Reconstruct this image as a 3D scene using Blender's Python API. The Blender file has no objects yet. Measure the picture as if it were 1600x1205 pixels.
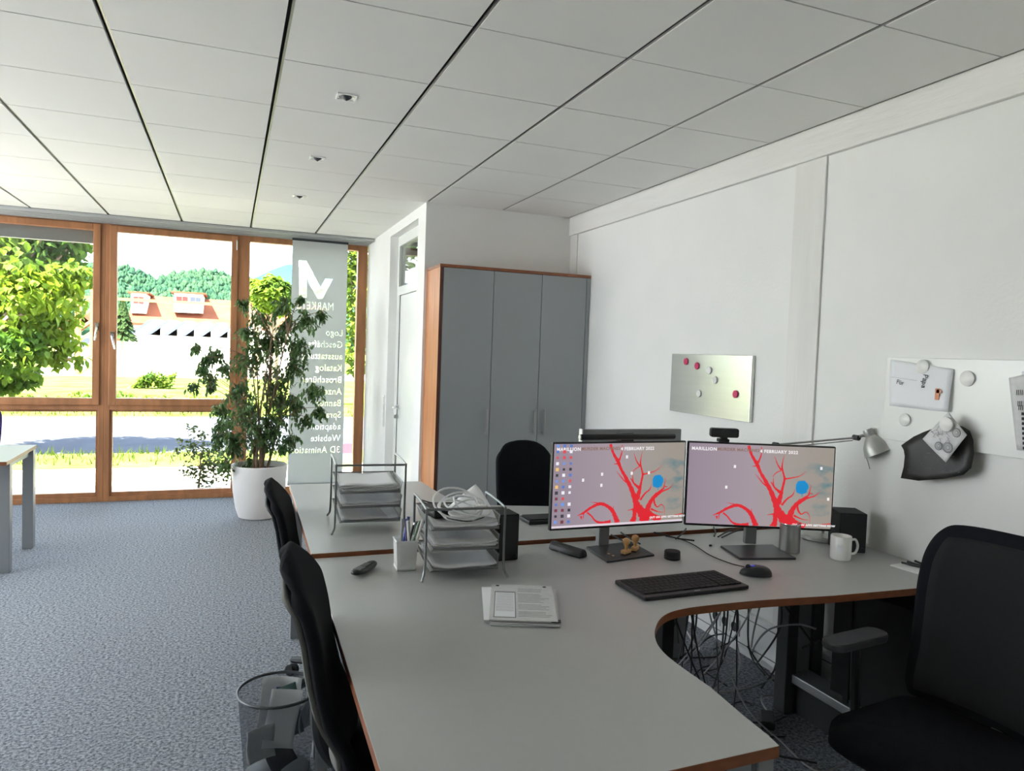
import bpy, bmesh, math, random
from mathutils import Vector, Matrix
random.seed(7)
SC = bpy.context.scene
COL = SC.collection
PI = math.pi

# ------------------------------------------------------------------ camera
CAMZ = 1.5654
F_PX = 1133.8
YAW, PIT, ROL = 0.372, -0.0443, 0.0354
fw = Vector((math.sin(YAW)*math.cos(PIT), math.cos(YAW)*math.cos(PIT), math.sin(PIT)))
rt = Vector((math.cos(YAW), -math.sin(YAW), 0))
up = rt.cross(fw)
rt2 = rt*math.cos(ROL) + up*math.sin(ROL)
up2 = up*math.cos(ROL) - rt*math.sin(ROL)
cam_d = bpy.data.cameras.new('camera')
cam = bpy.data.objects.new('camera', cam_d)
COL.objects.link(cam)
cam.matrix_world = Matrix(((rt2.x, up2.x, -fw.x, 0), (rt2.y, up2.y, -fw.y, 0), (rt2.z, up2.z, -fw.z, CAMZ), (0, 0, 0, 1)))
cam_d.sensor_width = 36.0
cam_d.lens = 36.0*F_PX/1600.0
cam_d.clip_start = 0.05
cam_d.clip_end = 3000
SC.camera = cam


def at(px, py, x=None, y=None, z=None):
    """point of the place seen at a pixel of the photograph, on the plane x=, y= or z="""
    v = rt2*((px-800)/F_PX) - up2*((py-602.5)/F_PX) + fw
    if x is not None: t = x/v.x
    elif y is not None: t = y/v.y
    else: t = (z-CAMZ)/v.z
    return Vector((0, 0, CAMZ)) + v*t


# ------------------------------------------------------------------ world, sun, exposure
SC.view_settings.view_transform = 'Standard'
SC.view_settings.look = 'None'
SC.view_settings.gamma = 1.0
SC.view_settings.use_curve_mapping = False
SC.view_settings.exposure = 1.08
SKY_STRENGTH = 5.2
SUN_STRENGTH = 42.0
w = bpy.data.worlds.new('sky')
SC.world = w
w.use_nodes = True
nt = w.node_tree
nt.nodes.clear()
wo = nt.nodes.new('ShaderNodeOutputWorld')
bg = nt.nodes.new('ShaderNodeBackground')
tc = nt.nodes.new('ShaderNodeTexCoord')
sp = nt.nodes.new('ShaderNodeSeparateXYZ')
cr = nt.nodes.new('ShaderNodeValToRGB')
cr.color_ramp.elements[0].position = 0.0
cr.color_ramp.elements[0].color = (0.93, 0.97, 1.0, 1)
cr.color_ramp.elements[1].position = 0.6
cr.color_ramp.elements[1].color = (0.62, 0.78, 1.0, 1)
nt.links.new(tc.outputs['Generated'], sp.inputs[0])
nt.links.new(sp.outputs['Z'], cr.inputs[0])
nt.links.new(cr.outputs[0], bg.inputs[0])
bg.inputs[1].default_value = SKY_STRENGTH
nt.links.new(bg.outputs[0], wo.inputs[0])
sd = bpy.data.lights.new('sun', 'SUN')
sd.energy = SUN_STRENGTH
sd.angle = 0.009
sd.color = (1.0, 0.94, 0.84)
sun = bpy.data.objects.new('sun', sd)
COL.objects.link(sun)
sun.rotation_euler = Vector((-0.50, -0.22, 1.0)).to_track_quat('Z', 'Y').to_euler()

SC.cycles.max_bounces = 12
SC.cycles.diffuse_bounces = 8
SC.cycles.glossy_bounces = 4
SC.cycles.transmission_bounces = 6
SC.cycles.transparent_max_bounces = 24
SC.cycles.sample_clamp_indirect = 8
SC.cycles.use_denoising = True
SC.cycles.caustics_reflective = False
SC.cycles.caustics_refractive = False


# ------------------------------------------------------------------ materials
def s2l(c):
    return tuple(((v/255.0)/12.92 if v/255.0 <= 0.04045 else ((v/255.0+0.055)/1.055)**2.4) for v in c)


MATS = {}


def mat(name, rgb, rough=0.5, metal=0.0, noise=0.0, nscale=20.0, bump=0.0, bscale=200.0, spec=0.5, stretch=None, emis=0.0, transl=0.0, coat=0.0, rgb2=None):
    if name in MATS: return MATS[name]
    m = bpy.data.materials.new(name)
    m.use_nodes = True
    n = m.node_tree
    b = n.nodes['Principled BSDF']
    c = s2l(rgb)
    b.inputs['Roughness'].default_value = rough
    b.inputs['Metallic'].default_value = metal
    b.inputs['Specular IOR Level'].default_value = spec
    b.inputs['Coat Weight'].default_value = coat
    tcn = n.nodes.new('ShaderNodeTexCoord')
    mp = n.nodes.new('ShaderNodeMapping')
    n.links.new(tcn.outputs['Object'], mp.inputs[0])
    if stretch: mp.inputs['Scale'].default_value = stretch
    if noise > 0 or rgb2:
        tx = n.nodes.new('ShaderNodeTexNoise')
        tx.inputs['Scale'].default_value = nscale
        tx.inputs['Detail'].default_value = 5
        n.links.new(mp.outputs[0], tx.inputs['Vector'])
        r = n.nodes.new('ShaderNodeValToRGB')
        c2 = s2l(rgb2) if rgb2 else tuple(v*(1-noise) for v in c)
        c1 = c if rgb2 else tuple(min(1, v*(1+noise)) for v in c)
        r.color_ramp.elements[0].position = 0.35
        r.color_ramp.elements[1].position = 0.65
        r.color_ramp.elements[0].color = (*c2, 1)
        r.color_ramp.elements[1].color = (*c1, 1)
        n.links.new(tx.outputs['Fac'], r.inputs[0])
        n.links.new(r.outputs[0], b.inputs['Base Color'])
        if emis: n.links.new(r.outputs[0], b.inputs['Emission Color'])
    else:
        b.inputs['Base Color'].default_value = (*c, 1)
        b.inputs['Emission Color'].default_value = (*c, 1)
    if emis: b.inputs['Emission Strength'].default_value = emis
    if bump > 0:
        t2 = n.nodes.new('ShaderNodeTexNoise')
        t2.inputs['Scale'].default_value = bscale
        t2.inputs['Detail'].default_value = 3
        n.links.new(mp.outputs[0], t2.inputs['Vector'])
        bp = n.nodes.new('ShaderNodeBump')
        bp.inputs['Strength'].default_value = bump
        bp.inputs['Distance'].default_value = 0.01
        n.links.new(t2.outputs['Fac'], bp.inputs['Height'])
        n.links.new(bp.outputs[0], b.inputs['Normal'])
    if transl > 0:
        tr = n.nodes.new('ShaderNodeBsdfTranslucent')
        for l in list(n.links):
            if l.to_node == b and l.to_socket.name == 'Base Color':
                n.links.new(l.from_socket, tr.inputs[0])
        if not tr.inputs[0].is_linked: tr.inputs[0].default_value = (*c, 1)
        mx = n.nodes.new('ShaderNodeMixShader')
        mx.inputs[0].default_value = transl
        n.links.new(b.outputs[0], mx.inputs[1])
        n.links.new(tr.outputs[0], mx.inputs[2])
        n.links.new(mx.outputs[0], n.nodes['Material Output'].inputs[0])
    MATS[name] = m
    return m


def glass_mat(name, tint=(1, 1, 1), amount=1.0, ior=1.45):
    m = bpy.data.materials.new(name)
    m.use_nodes = True
    n = m.node_tree
    n.nodes.clear()
    o = n.nodes.new('ShaderNodeOutputMaterial')
    t = n.nodes.new('ShaderNodeBsdfTransparent')
    t.inputs[0].default_value = (*tint, 1)
    g = n.nodes.new('ShaderNodeBsdfGlossy')
    g.inputs['Roughness'].default_value = 0.01
    f = n.nodes.new('ShaderNodeFresnel')
    f.inputs[0].default_value = ior
    mm = n.nodes.new('ShaderNodeMath')
    mm.operation = 'MULTIPLY'
    mm.inputs[1].default_value = amount
    n.links.new(f.outputs[0], mm.inputs[0])
    mx = n.nodes.new('ShaderNodeMixShader')
    n.links.new(mm.outputs[0], mx.inputs[0])
    n.links.new(t.outputs[0], mx.inputs[1])
    n.links.new(g.outputs[0], mx.inputs[2])
    n.links.new(mx.outputs[0], o.inputs[0])
    MATS[name] = m
    return m


def veil_mat(name, rgb, opacity, transl=0.5, dots=0.0):
    """cloth, mesh or film one can partly see through"""
    m = bpy.data.materials.new(name)
    m.use_nodes = True
    n = m.node_tree
    n.nodes.clear()
    c = (*s2l(rgb), 1)
    o = n.nodes.new('ShaderNodeOutputMaterial')
    t = n.nodes.new('ShaderNodeBsdfTransparent')
    d = n.nodes.new('ShaderNodeBsdfDiffuse')
    d.inputs[0].default_value = c
    tr = n.nodes.new('ShaderNodeBsdfTranslucent')
    tr.inputs[0].default_value = c
    m1 = n.nodes.new('ShaderNodeMixShader')
    m1.inputs[0].default_value = transl
    n.links.new(d.outputs[0], m1.inputs[1])
    n.links.new(tr.outputs[0], m1.inputs[2])
    m2 = n.nodes.new('ShaderNodeMixShader')
    m2.inputs[0].default_value = opacity
    n.links.new(t.outputs[0], m2.inputs[1])
    n.links.new(m1.outputs[0], m2.inputs[2])
    n.links.new(m2.outputs[0], o.inputs[0])
    MATS[name] = m
    return m


M = {}
M['plaster'] = mat('plaster', (232, 232, 229), 0.9, noise=0.012, nscale=3, bump=0.10, bscale=60)
M['tile'] = mat('ceiling_panel', (232, 231, 227), 0.75, noise=0.01, nscale=2.0, bump=0.05, bscale=300)
M['dark_gap'] = mat('dark_gap', (22, 22, 24), 0.8)
M['tbar'] = mat('grid_metal', (146, 144, 140), 0.35, 0.8)
M['limewood'] = mat('limewashed_wood', (226, 225, 221), 0.7, noise=0.05, nscale=6, stretch=(1, 0.12, 1), bump=0.25, bscale=60)
M['limewood_v'] = mat('limewashed_post', (224, 223, 219), 0.7, noise=0.05, nscale=6, stretch=(1, 1, 0.12), bump=0.25, bscale=60)
M['larch'] = mat('larch_frame', (168, 116, 78), 0.45, noise=0.16, nscale=5, stretch=(3, 3, 0.5), spec=0.4)
M['larch_h'] = mat('larch_rail', (194, 122, 64), 0.45, noise=0.16, nscale=5, stretch=(0.5, 3, 3), spec=0.4)
M['cherry'] = mat('cherry_wood', (188, 122, 74), 0.4, noise=0.14, nscale=6, stretch=(5, 5, 0.4))
M['edge'] = mat('cherry_edge', (134, 78, 46), 0.4, noise=0.15, nscale=8, stretch=(3, 3, 8))
M['edge_dark'] = mat('dark_wood_edge', (84, 48, 38), 0.45)
M['desk_top'] = mat('grey_laminate', (176, 177, 175), 0.34, noise=0.01, nscale=40, spec=0.5)
M['cabinet'] = mat('grey_cabinet', (152, 156, 158), 0.5)
M['steel'] = mat('brushed_steel', (170, 170, 168), 0.35, 0.9, noise=0.04, nscale=30)
M['grey_metal'] = mat('grey_painted_metal', (140, 142, 144), 0.45, 0.3)
M['dark_metal'] = mat('dark_grey_metal', (78, 80, 82), 0.4, 0.6)
M['chrome'] = mat('chrome', (215, 215, 215), 0.12, 1.0)
M['black'] = mat('black_plastic', (24, 25, 27), 0.45)
M['black_matte'] = mat('black_matte', (20, 21, 23), 0.75)
M['rubber'] = mat('black_rubber', (16, 16, 17), 0.7)
M['fabric'] = mat('black_fabric', (20, 22, 27), 0.95, noise=0.15, nscale=200, bump=0.3, bscale=500, spec=0.2)
M['chairshell'] = mat('charcoal_shell', (36, 38, 42), 0.55)
M['backmesh'] = mat('grey_back_mesh', (118, 118, 114), 0.8, bump=0.3, bscale=600)
M['purple'] = mat('purple_fabric', (70, 52, 120), 0.9, noise=0.1, nscale=200)
M['white'] = mat('white_plastic', (232, 232, 230), 0.35)
M['paper'] = mat('white_paper', (232, 233, 236), 0.85)
M['paper2'] = mat('grey_paper', (206, 206, 206), 0.85, noise=0.04, nscale=60)
M['ink'] = mat('print_grey', (128, 130, 134), 0.8)
M['ink_dark'] = mat('print_black', (40, 40, 42), 0.8)
M['pot'] = mat('white_pot', (228, 224, 222), 0.4, noise=0.01, nscale=4)
M['soil'] = mat('soil', (52, 40, 32), 0.95, noise=0.3, nscale=60)
M['bark'] = mat('bark', (126, 104, 84), 0.9, noise=0.15, nscale=30, bump=0.3, bscale=80)
M['leaf'] = mat('ficus_leaf', (70, 106, 62), 0.36, transl=0.30, rgb2=(104, 134, 76), nscale=9)
M['ceramic'] = mat('white_ceramic', (236, 236, 234), 0.18)
M['alu'] = mat('aluminium', (184, 186, 186), 0.4, 0.7)
M['lampgrey'] = mat('silver_lacquer', (176, 176, 172), 0.35, 0.5)
M['board'] = mat('brushed_board', (222, 224, 216), 0.22, 0.6, noise=0.02, nscale=4, stretch=(1, 0.2, 8))
M['whiteboard'] = mat('white_board', (228, 229, 226), 0.22)
M['magenta'] = mat('pink_magnet', (196, 44, 96), 0.4)
M['magnet'] = mat('pale_magnet', (226, 226, 222), 0.3)
M['blackcard'] = mat('scratched_black_sheet', (34, 33, 31), 0.5, noise=0.35, nscale=25)
M['wood_stamp'] = mat('beech_wood', (206, 160, 104), 0.5, noise=0.1, nscale=30)
M['doorwhite'] = mat('door_white', (230, 232, 228), 0.28)
M['cable_black'] = mat('black_cable', (20, 20, 21), 0.5)
M['cable_white'] = mat('white_cable', (226, 226, 226), 0.45)
M['cable_grey'] = mat('grey_cable', (150, 150, 150), 0.5)
M['glass'] = glass_mat('window_glass', (0.97, 0.99, 0.98), 0.8)
M['mesh_bin'] = veil_mat('wire_mesh', (70, 74, 80), 0.42, 0.1)
M['mesh_tray'] = veil_mat('tray_mesh', (150, 150, 148), 0.65, 0.2)
M['banner'] = veil_mat('grey_film', (212, 216, 215), 0.95, 0.28)
M['banner_text'] = veil_mat('clear_letter', (238, 238, 226), 0.72, 0.92)

# carpet
m = mat('carpet', (150, 158, 174), 0.95, spec=0.1)
n = m.node_tree
b = n.nodes['Principled BSDF']
tcn = n.nodes.new('ShaderNodeTexCoord')
t1 = n.nodes.new('ShaderNodeTexNoise'); t1.inputs['Scale'].default_value = 75; t1.inputs['Detail'].default_value = 4; t1.inputs['Roughness'].default_value = 0.75
n.links.new(tcn.outputs['Object'], t1.inputs['Vector'])
r = n.nodes.new('ShaderNodeValToRGB')
r.color_ramp.elements[0].position = 0.38; r.color_ramp.elements[0].color = (*s2l((84, 87, 93)), 1)
r.color_ramp.elements[1].position = 0.62; r.color_ramp.elements[1].color = (*s2l((176, 180, 188)), 1)
n.links.new(t1.outputs['Fac'], r.inputs[0]); n.links.new(r.outputs[0], b.inputs['Base Color'])
bp = n.nodes.new('ShaderNodeBump'); bp.inputs['Strength'].default_value = 0.5; bp.inputs['Distance'].default_value = 0.01
n.links.new(t1.outputs['Fac'], bp.inputs['Height']); n.links.new(bp.outputs[0], b.inputs['Normal'])
M['carpet'] = m


# ------------------------------------------------------------------ mesh helpers
class MB:
    def __init__(s):
        s.v = []; s.f = []; s.fm = []; s.k = 0

    def add(s, vs, fs):
        o = len(s.v)
        s.v += [tuple(p) for p in vs]
        s.f += [tuple(i+o for i in f) for f in fs]
        s.fm += [s.k]*len(fs)
        return s

    def box(s, x0, x1, y0, y1, z0, z1, R=None):
        vs = [Vector((x, y, z)) for x in (x0, x1) for y in (y0, y1) for z in (z0, z1)]
        if R is not None: vs = [R @ p for p in vs]
        return s.add(vs, [(0, 1, 3, 2), (4, 6, 7, 5), (0, 4, 5, 1), (2, 3, 7, 6), (0, 2, 6, 4), (1, 5, 7, 3)])

    def tube(s, pts, r, n=8, closed=False, r2=None):
        pts = [Vector(p) for p in pts]
        N = len(pts)
        rr = [(r[i] if isinstance(r, (list, tuple)) else (r if r2 is None else r+(r2-r)*i/(N-1))) for i in range(N)]
        T = []
        for i in range(N):
            a = pts[(i-1) % N] if (closed or i > 0) else pts[i]
            c = pts[(i+1) % N] if (closed or i < N-1) else pts[i]
            d = (c-a)
            T.append(d.normalized() if d.length > 1e-9 else Vector((0, 0, 1)))
        u = T[0].orthogonal().normalized()
        vs = []
        for i in range(N):
            u = (u - T[i]*u.dot(T[i]))
            u = u.normalized() if u.length > 1e-6 else T[i].orthogonal().normalized()
            w_ = T[i].cross(u)
            for j in range(n):
                a = 2*PI*j/n
                vs.append(pts[i] + (u*math.cos(a)+w_*math.sin(a))*rr[i])
        fs = []
        for i in range(N if closed else N-1):
            i2 = (i+1) % N
            for j in range(n):
                j2 = (j+1) % n
                fs.append((i*n+j, i*n+j2, i2*n+j2, i2*n+j))
        if not closed:
            fs.append(tuple(range(n-1, -1, -1)))
            fs.append(tuple((N-1)*n+j for j in range(n)))
        return s.add(vs, fs)

    def lathe(s, prof, cx=0, cy=0, cz=0, n=32, R=None, caps=True):
        vs = []
        for (r, z) in prof:
            for j in range(n):
                a = 2*PI*j/n
                p = Vector((r*math.cos(a), r*math.sin(a), z))
                if R is not None: p = R @ p
                vs.append(p + Vector((cx, cy, cz)))
        fs = []
        for i in range(len(prof)-1):
            for j in range(n):
                j2 = (j+1) % n
                fs.append((i*n+j, i*n+j2, (i+1)*n+j2, (i+1)*n+j))
        if caps:
            fs.append(tuple(range(n-1, -1, -1)))
            fs.append(tuple((len(prof)-1)*n+j for j in range(n)))
        return s.add(vs, fs)

    def prism(s, poly, z0, z1, R=None, side_k=None):
        n = len(poly)
        vs = [Vector((p[0], p[1], z0)) for p in poly]+[Vector((p[0], p[1], z1)) for p in poly]
        if R is not None: vs = [R @ p for p in vs]
        k = s.k
        s.add(vs, [tuple(range(n-1, -1, -1)), tuple(range(n, 2*n))])
        if side_k is not None: s.k = side_k
        o = len(s.v)-2*n
        for i in range(n):
            j = (i+1) % n
            s.f.append((o+i, o+j, o+n+j, o+n+i)); s.fm.append(s.k)
        s.k = k
        return s

    def grid(s, fn, nu, nv):
        vs = [fn(i/nu, j/nv) for j in range(nv+1) for i in range(nu+1)]
        fs = [(j*(nu+1)+i, j*(nu+1)+i+1, (j+1)*(nu+1)+i+1, (j+1)*(nu+1)+i) for j in range(nv) for i in range(nu)]
        return s.add(vs, fs)

    def build(s, name, mats, parent=None, smooth=False, bevel=0.0, loc=None, rot=None, solid=0.0, sub=0):
        me = bpy.data.meshes.new(name)
        me.from_pydata(s.v, [], s.f)
        me.update()
        bm = bmesh.new(); bm.from_mesh(me)
        bmesh.ops.recalc_face_normals(bm, faces=bm.faces)
        bm.to_mesh(me); bm.free()
        if not isinstance(mats, (list, tuple)): mats = [mats]
        for m_ in mats: me.materials.append(m_)
        if len(mats) > 1:
            for p, k in zip(me.polygons, s.fm): p.material_index = k
        if smooth:
            for p in me.polygons: p.use_smooth = True
            try: me.set_sharp_from_angle(angle=0.7)
            except Exception: pass
        o = bpy.data.objects.new(name, me)
        COL.objects.link(o)
        if parent is not None: o.parent = parent
        if loc is not None: o.location = loc
        if rot is not None: o.rotation_euler = rot
        if solid:
            md = o.modifiers.new('solid', 'SOLIDIFY'); md.thickness = solid; md.offset = 0
        if sub:
            md = o.modifiers.new('sub', 'SUBSURF'); md.levels = sub; md.render_levels = sub
        if bevel:
            md = o.modifiers.new('bevel', 'BEVEL'); md.width = bevel; md.segments = 2; md.limit_method = 'ANGLE'; md.angle_limit = 0.7
        return o


def empty(name, loc=(0, 0, 0), rz=0.0):
    o = bpy.data.objects.new(name, None)
    COL.objects.link(o)
    o.location = loc
    o.rotation_euler = (0, 0, rz)
    o.empty_display_size = 0.1
    return o


def tag(o, label, cat, group=None, kind=None):
    o['label'] = label; o['category'] = cat
    if group: o['group'] = group
    if kind: o['kind'] = kind
    return o


def struct(o, label=None):
    o['kind'] = 'structure'
    if label: o['label'] = label
    return o


def copy_tree(o, parent=None):
    c = o.copy(); COL.objects.link(c)
    if parent is not None: c.parent = parent
    for ch in list(o.children): copy_tree(ch, c)
    return c


def rrect(x0, x1, y0, y1, r, n=6):
    out = []
    for (cx, cy, a0) in ((x1-r, y1-r, 0), (x0+r, y1-r, PI/2), (x0+r, y0+r, PI), (x1-r, y0+r, 1.5*PI)):
        for i in range(n+1):
            a = a0+PI/2*i/n
            out.append((cx+r*math.cos(a), cy+r*math.sin(a)))
    return out


def text(body, size, m_, parent, loc, rot, extrude=0.0005, align='LEFT', scale=(1, 1, 1), name='lettering', spacing=1.0, bold=0.0):
    c = bpy.data.curves.new(name, 'FONT')
    c.body = body; c.size = size; c.extrude = extrude; c.align_x = align; c.space_character = spacing
    c.resolution_u = 2; c.offset = bold
    t_ = bpy.data.objects.new('tmp', c)
    COL.objects.link(t_)
    me = bpy.data.meshes.new_from_object(t_)
    bpy.data.objects.remove(t_)
    me.name = name
    me.materials.clear(); me.materials.append(m_)
    o = bpy.data.objects.new(name, me)
    COL.objects.link(o)
    o.parent = parent
    o.location = loc; o.rotation_euler = rot; o.scale = scale
    return o


def cutout_sheet(name, m_, parent, loc, rect, texts, polys, th=0.001):
    """a sheet in the XZ plane with letters and shapes cut out of it"""
    cu = bpy.data.curves.new(name, 'CURVE')
    cu.dimensions = '2D'; cu.fill_mode = 'BOTH'; cu.resolution_u = 3; cu.extrude = th/2

    def poly_(pts):
        sp_ = cu.splines.new('POLY'); sp_.points.add(len(pts)-1)
        for q, p in zip(sp_.points, pts): q.co = (p[0], p[1], 0, 1)
        sp_.use_cyclic_u = True
    x0, x1, z0, z1 = rect
    poly_([(x0, z0), (x1, z0), (x1, z1), (x0, z1)])
    for p in polys: poly_(p)
    for (body, size, x, z, sx_, spc) in texts:
        tcu = bpy.data.curves.new('t', 'FONT'); tcu.body = body; tcu.size = size; tcu.space_character = spc
        to = bpy.data.objects.new('t', tcu); COL.objects.link(to)
        bpy.context.view_layer.update()
        cc = to.to_curve(bpy.context.evaluated_depsgraph_get())
        for sp0 in cc.splines:
            if sp0.type == 'BEZIER':
                sp_ = cu.splines.new('BEZIER'); sp_.bezier_points.add(len(sp0.bezier_points)-1)
                for q, p in zip(sp_.bezier_points, sp0.bezier_points):
                    for at_ in ('co', 'handle_left', 'handle_right'):
                        v = getattr(p, at_); setattr(q, at_, (x+v.x*sx_, z+v.y, 0))
                sp_.use_cyclic_u = True
            else:
                poly_([(x+p.co.x*sx_, z+p.co.y) for p in sp0.points])
        to.to_curve_clear()
        bpy.data.objects.remove(to)
    t_ = bpy.data.objects.new('tmp', cu); COL.objects.link(t_)
    me = bpy.data.meshes.new_from_object(t_)
    bpy.data.objects.remove(t_)
    me.name = name; me.materials.clear(); me.materials.append(m_)
    o = bpy.data.objects.new(name, me); COL.objects.link(o)
    o.parent = parent; o.location = loc; o.rotation_euler = (PI/2, 0, 0)
    return o


def smooth_path(pts, n=6):
    """Catmull-Rom through points"""
    P_ = [Vector(p) for p in pts]
    P_ = [P_[0]*2-P_[1]]+P_+[P_[-1]*2-P_[-2]]
    out = []
    for i in range(1, len(P_)-2):
        for k in range(n):
            t = k/n
            a, b_, c, d = P_[i-1], P_[i], P_[i+1], P_[i+2]
            out.append(0.5*((2*b_)+(c-a)*t+(2*a-5*b_+4*c-d)*t*t+(3*b_-a-3*c+d)*t**3))
    out.append(P_[-2])
    return out


# ------------------------------------------------------------------ room shell
H = 2.682
XR = 2.586           # right wall
YW = 7.86            # inner face of the window wall
XD = 1.363           # wall with the door
YB = 5.40            # wall behind the cabinet
XL = -4.8            # left wall, outside the frame
YF = -3.2            # wall behind the camera
struct(MB().box(XL-0.2, XR+0.2, YF-0.2, YW+0.12, -0.2, 0).build('floor', M['carpet']), 'blue grey speckled carpet floor')
# ceiling: panels, grid bars and the dark void above them
ox, sx, oy, sy = 0.1696, 0.602, 3.0322, 0.5963
c = MB()
xs = [XL]+[ox+sx*i for i in range(-8, 5) if XL+0.05 < ox+sx*i < XR-0.03]+[XR-0.03]
ys = [YF]+[oy+sy*j for j in range(-10, 9) if YF < oy+sy*j < 7.45]+[7.46]
for i in range(len(xs)-1):
    for j in range(len(ys)-1):
        c.box(xs[i]+0.011, xs[i+1]-0.011, ys[j]+0.0035, ys[j+1]-0.0035, H, H+0.018)
ceil = struct(c.build('ceiling', M['tile']), 'white suspended ceiling of square panels with dark joints')
c = MB()
for x in xs[1:-1]: c.box(x+0.002, x+0.0105, YF, 7.46, H+0.004, H+0.012)
c.build('grid_bars', M['tbar'], ceil)
MB().box(XL-0.2, XR+0.2, YF-0.2, YW+0.12, H+0.03, H+0.2).build('void_above_panels', M['dark_gap'], ceil)
struct(MB().box(XR, XR+0.2, YF-0.2, YW+0.12, 0, H+0.03).build('wall_right', M['plaster']), 'white plastered right wall')
struct(MB().box(XR-0.028, XR, YF, YB, 2.536, H+0.002).build('trim_1', M['limewood'], bevel=0.003), 'white limewashed beam under the ceiling')
struct(MB().box(XR-0.012, XR, 2.672, 2.868, 0, 2.536).build('trim_2', M['limewood_v'], bevel=0.002), 'white limewashed wooden post in the right wall')
struct(MB().box(XR-0.012, XR, 5.28, YB, 2.19, 2.536).build('trim_3', M['limewood_v'], bevel=0.002), 'white post in the corner above the cabinet')
struct(MB().box(XD+0.13, XR, YB, YB+0.12, 0, H+0.03).build('wall_back', M['plaster']), 'grey shaded wall above the cabinet')
# wall with the door: pieces around the opening
D0, D1, DT = 5.64, 6.70, 2.60
c = MB()
c.box(XD, XD+0.13, YB, D0, 0, H+0.03).box(XD, XD+0.13, D1, YW, 0, H+0.03).box(XD, XD+0.13, D0, D1, DT, H+0.03)
struct(c.build('wall_doorway', M['plaster']), 'white narrow wall with the white door')
struct(MB().box(XL-0.2, XR+0.2, YF-0.2, YF, 0, H+0.03).build('wall_front', M['plaster']))
# left wall with a ribbon of windows (outside the frame)
c = MB()
c.box(XL-0.2, XL, YF, YW+0.12, 0, 0.85).box(XL-0.2, XL, YF, YW+0.12, 2.5, H+0.03)
for y in (4.1, 5.8): c.box(XL-0.2, XL, y, y+0.12, 0.85, 2.5)
c.box(XL-0.2, XL, YF, 2.2, 0.85, 2.5)
c.box(XL-0.2, XL, 7.5, YW+0.12, 0.85, 2.5)
struct(c.build('wall_left', M['plaster']))
# flat roof with an overhang, and the wall strip over the windows
c = MB().box(XL-0.4, XR+3.0, YF-0.4, YW+0.55, H+0.21, H+0.35)
struct(c.build('trim_4', M['alu']))

# window wall
bays = [-4.74, -3.53, -2.32, -1.113, 0.100]
FT, FB = 2.675, 0.0


def win_frame(c, x0, x1, z0, z1, wl, wr, wb, wt, y0, y1):
    c.box(x0, x0+wl, y0, y1, z0, z1).box(x1-wr, x1, y0, y1, z0, z1)
    c.box(x0+wl, x1-wr, y0, y1, z0, z0+wb).box(x0+wl, x1-wr, y0, y1, z1-wt, z1)


def handle(par, x, y, z, tilt=0.0, side=1):
    c = MB()
    c.box(x-0.014, x+0.014, y-0.012, y, z-0.035, z+0.035)
    c.tube([(x, y-0.012, z), (x, y-0.045, z), (x+side*0.004, y-0.05, z-0.01), (x+tilt, y-0.052, z-0.13)], [0.008, 0.009, 0.01, 0.008], 8)
    return c.build('handle', M['chrome'], par, smooth=True)


wn = 0
for i in range(4):
    wn += 1
    x0, x1 = bays[i], bays[i+1]
    root = empty('window_%d' % wn, (0, 0, 0)); struct(root, 'larch framed window bay with an upper casement and a lower fixed pane')
    c = MB()
    # fixed outer frame
    win_frame(c, x0, x1, FB, FT, 0.048, 0.048, 0.05, 0.055, YW, YW+0.09)
    c.box(x0+0.048, x1-0.048, YW, YW+0.09, 0.885, 0.948)
    c.build('window_frame', [M['larch']], root, bevel=0.004)
    c = MB()
    win_frame(c, x0+0.038, x1-0.038, 0.932, FT-0.03, 0.062, 0.062, 0.068, 0.06, YW-0.018, YW+0.06)
    sash = c.build('casement', [M['larch']], root, bevel=0.005)
    MB().box(x0+0.10, x1-0.10, YW+0.03, YW+0.036, 1.0, FT-0.09).build('upper_pane', M['glass'], root)
    c = MB()
    win_frame(c, x0+0.046, x1-0.046, 0.048, 0.888, 0.024, 0.024, 0.04, 0.022, YW+0.02, YW+0.07)
    c.build('glazing_bead', [M['larch']], root, bevel=0.003)
    MB().box(x0+0.07, x1-0.07, YW+0.045, YW+0.05, 0.09, 0.866).build('lower_pane', M['glass'], root)
    if i == 2: handle(root, x1-0.062, YW-0.018, 1.68, -0.01)
    if i == 3:
        handle(root, x0+0.066, YW-0.018, 1.60, 0.03)
        MB().tube([(x1-0.05, YW-0.022, 2.50), (x1-0.05, YW-0.022, 2.60)], 0.009, 8).build('hinge', M['chrome'], root)
# tall fixed bay behind the plant
root = empty('window_5'); struct(root, 'tall larch framed fixed window bay behind the plant')
c = MB()
win_frame(c, 0.100, XD-0.005, FB, FT, 0.075, 0.10, 0.09, 0.075, YW, YW+0.09)
c.build('window_frame', [M['larch']], root, bevel=0.004)
MB().box(0.17, XD-0.1, YW+0.03, YW+0.036, 0.09, FT-0.07).build('pane', M['glass'], root)
# bay of the room behind the door
root = empty('window_6'); struct(root)
c = MB()
win_frame(c, XD+0.13, XR, FB, FT, 0.09, 0.09, 0.09, 0.075, YW, YW+0.09)
c.build('window_frame', [M['larch']], root, bevel=0.004)
MB().box(XD+0.21, XR-0.08, YW+0.03, YW+0.036, 0.09, FT-0.07).build('pane', M['glass'], root)
# external roller blind box seen at the top of the left bay
o = MB().box(-2.30, -1.13, YW+0.13, YW+0.18, 2.49, 2.63).box(-2.30, -1.13, YW+0.12, YW+0.19, 2.475, 2.495).build('roller_blind', M['grey_metal'])
tag(o, 'grey outside roller blind rolled up at the top of the left window', 'blind')
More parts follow.
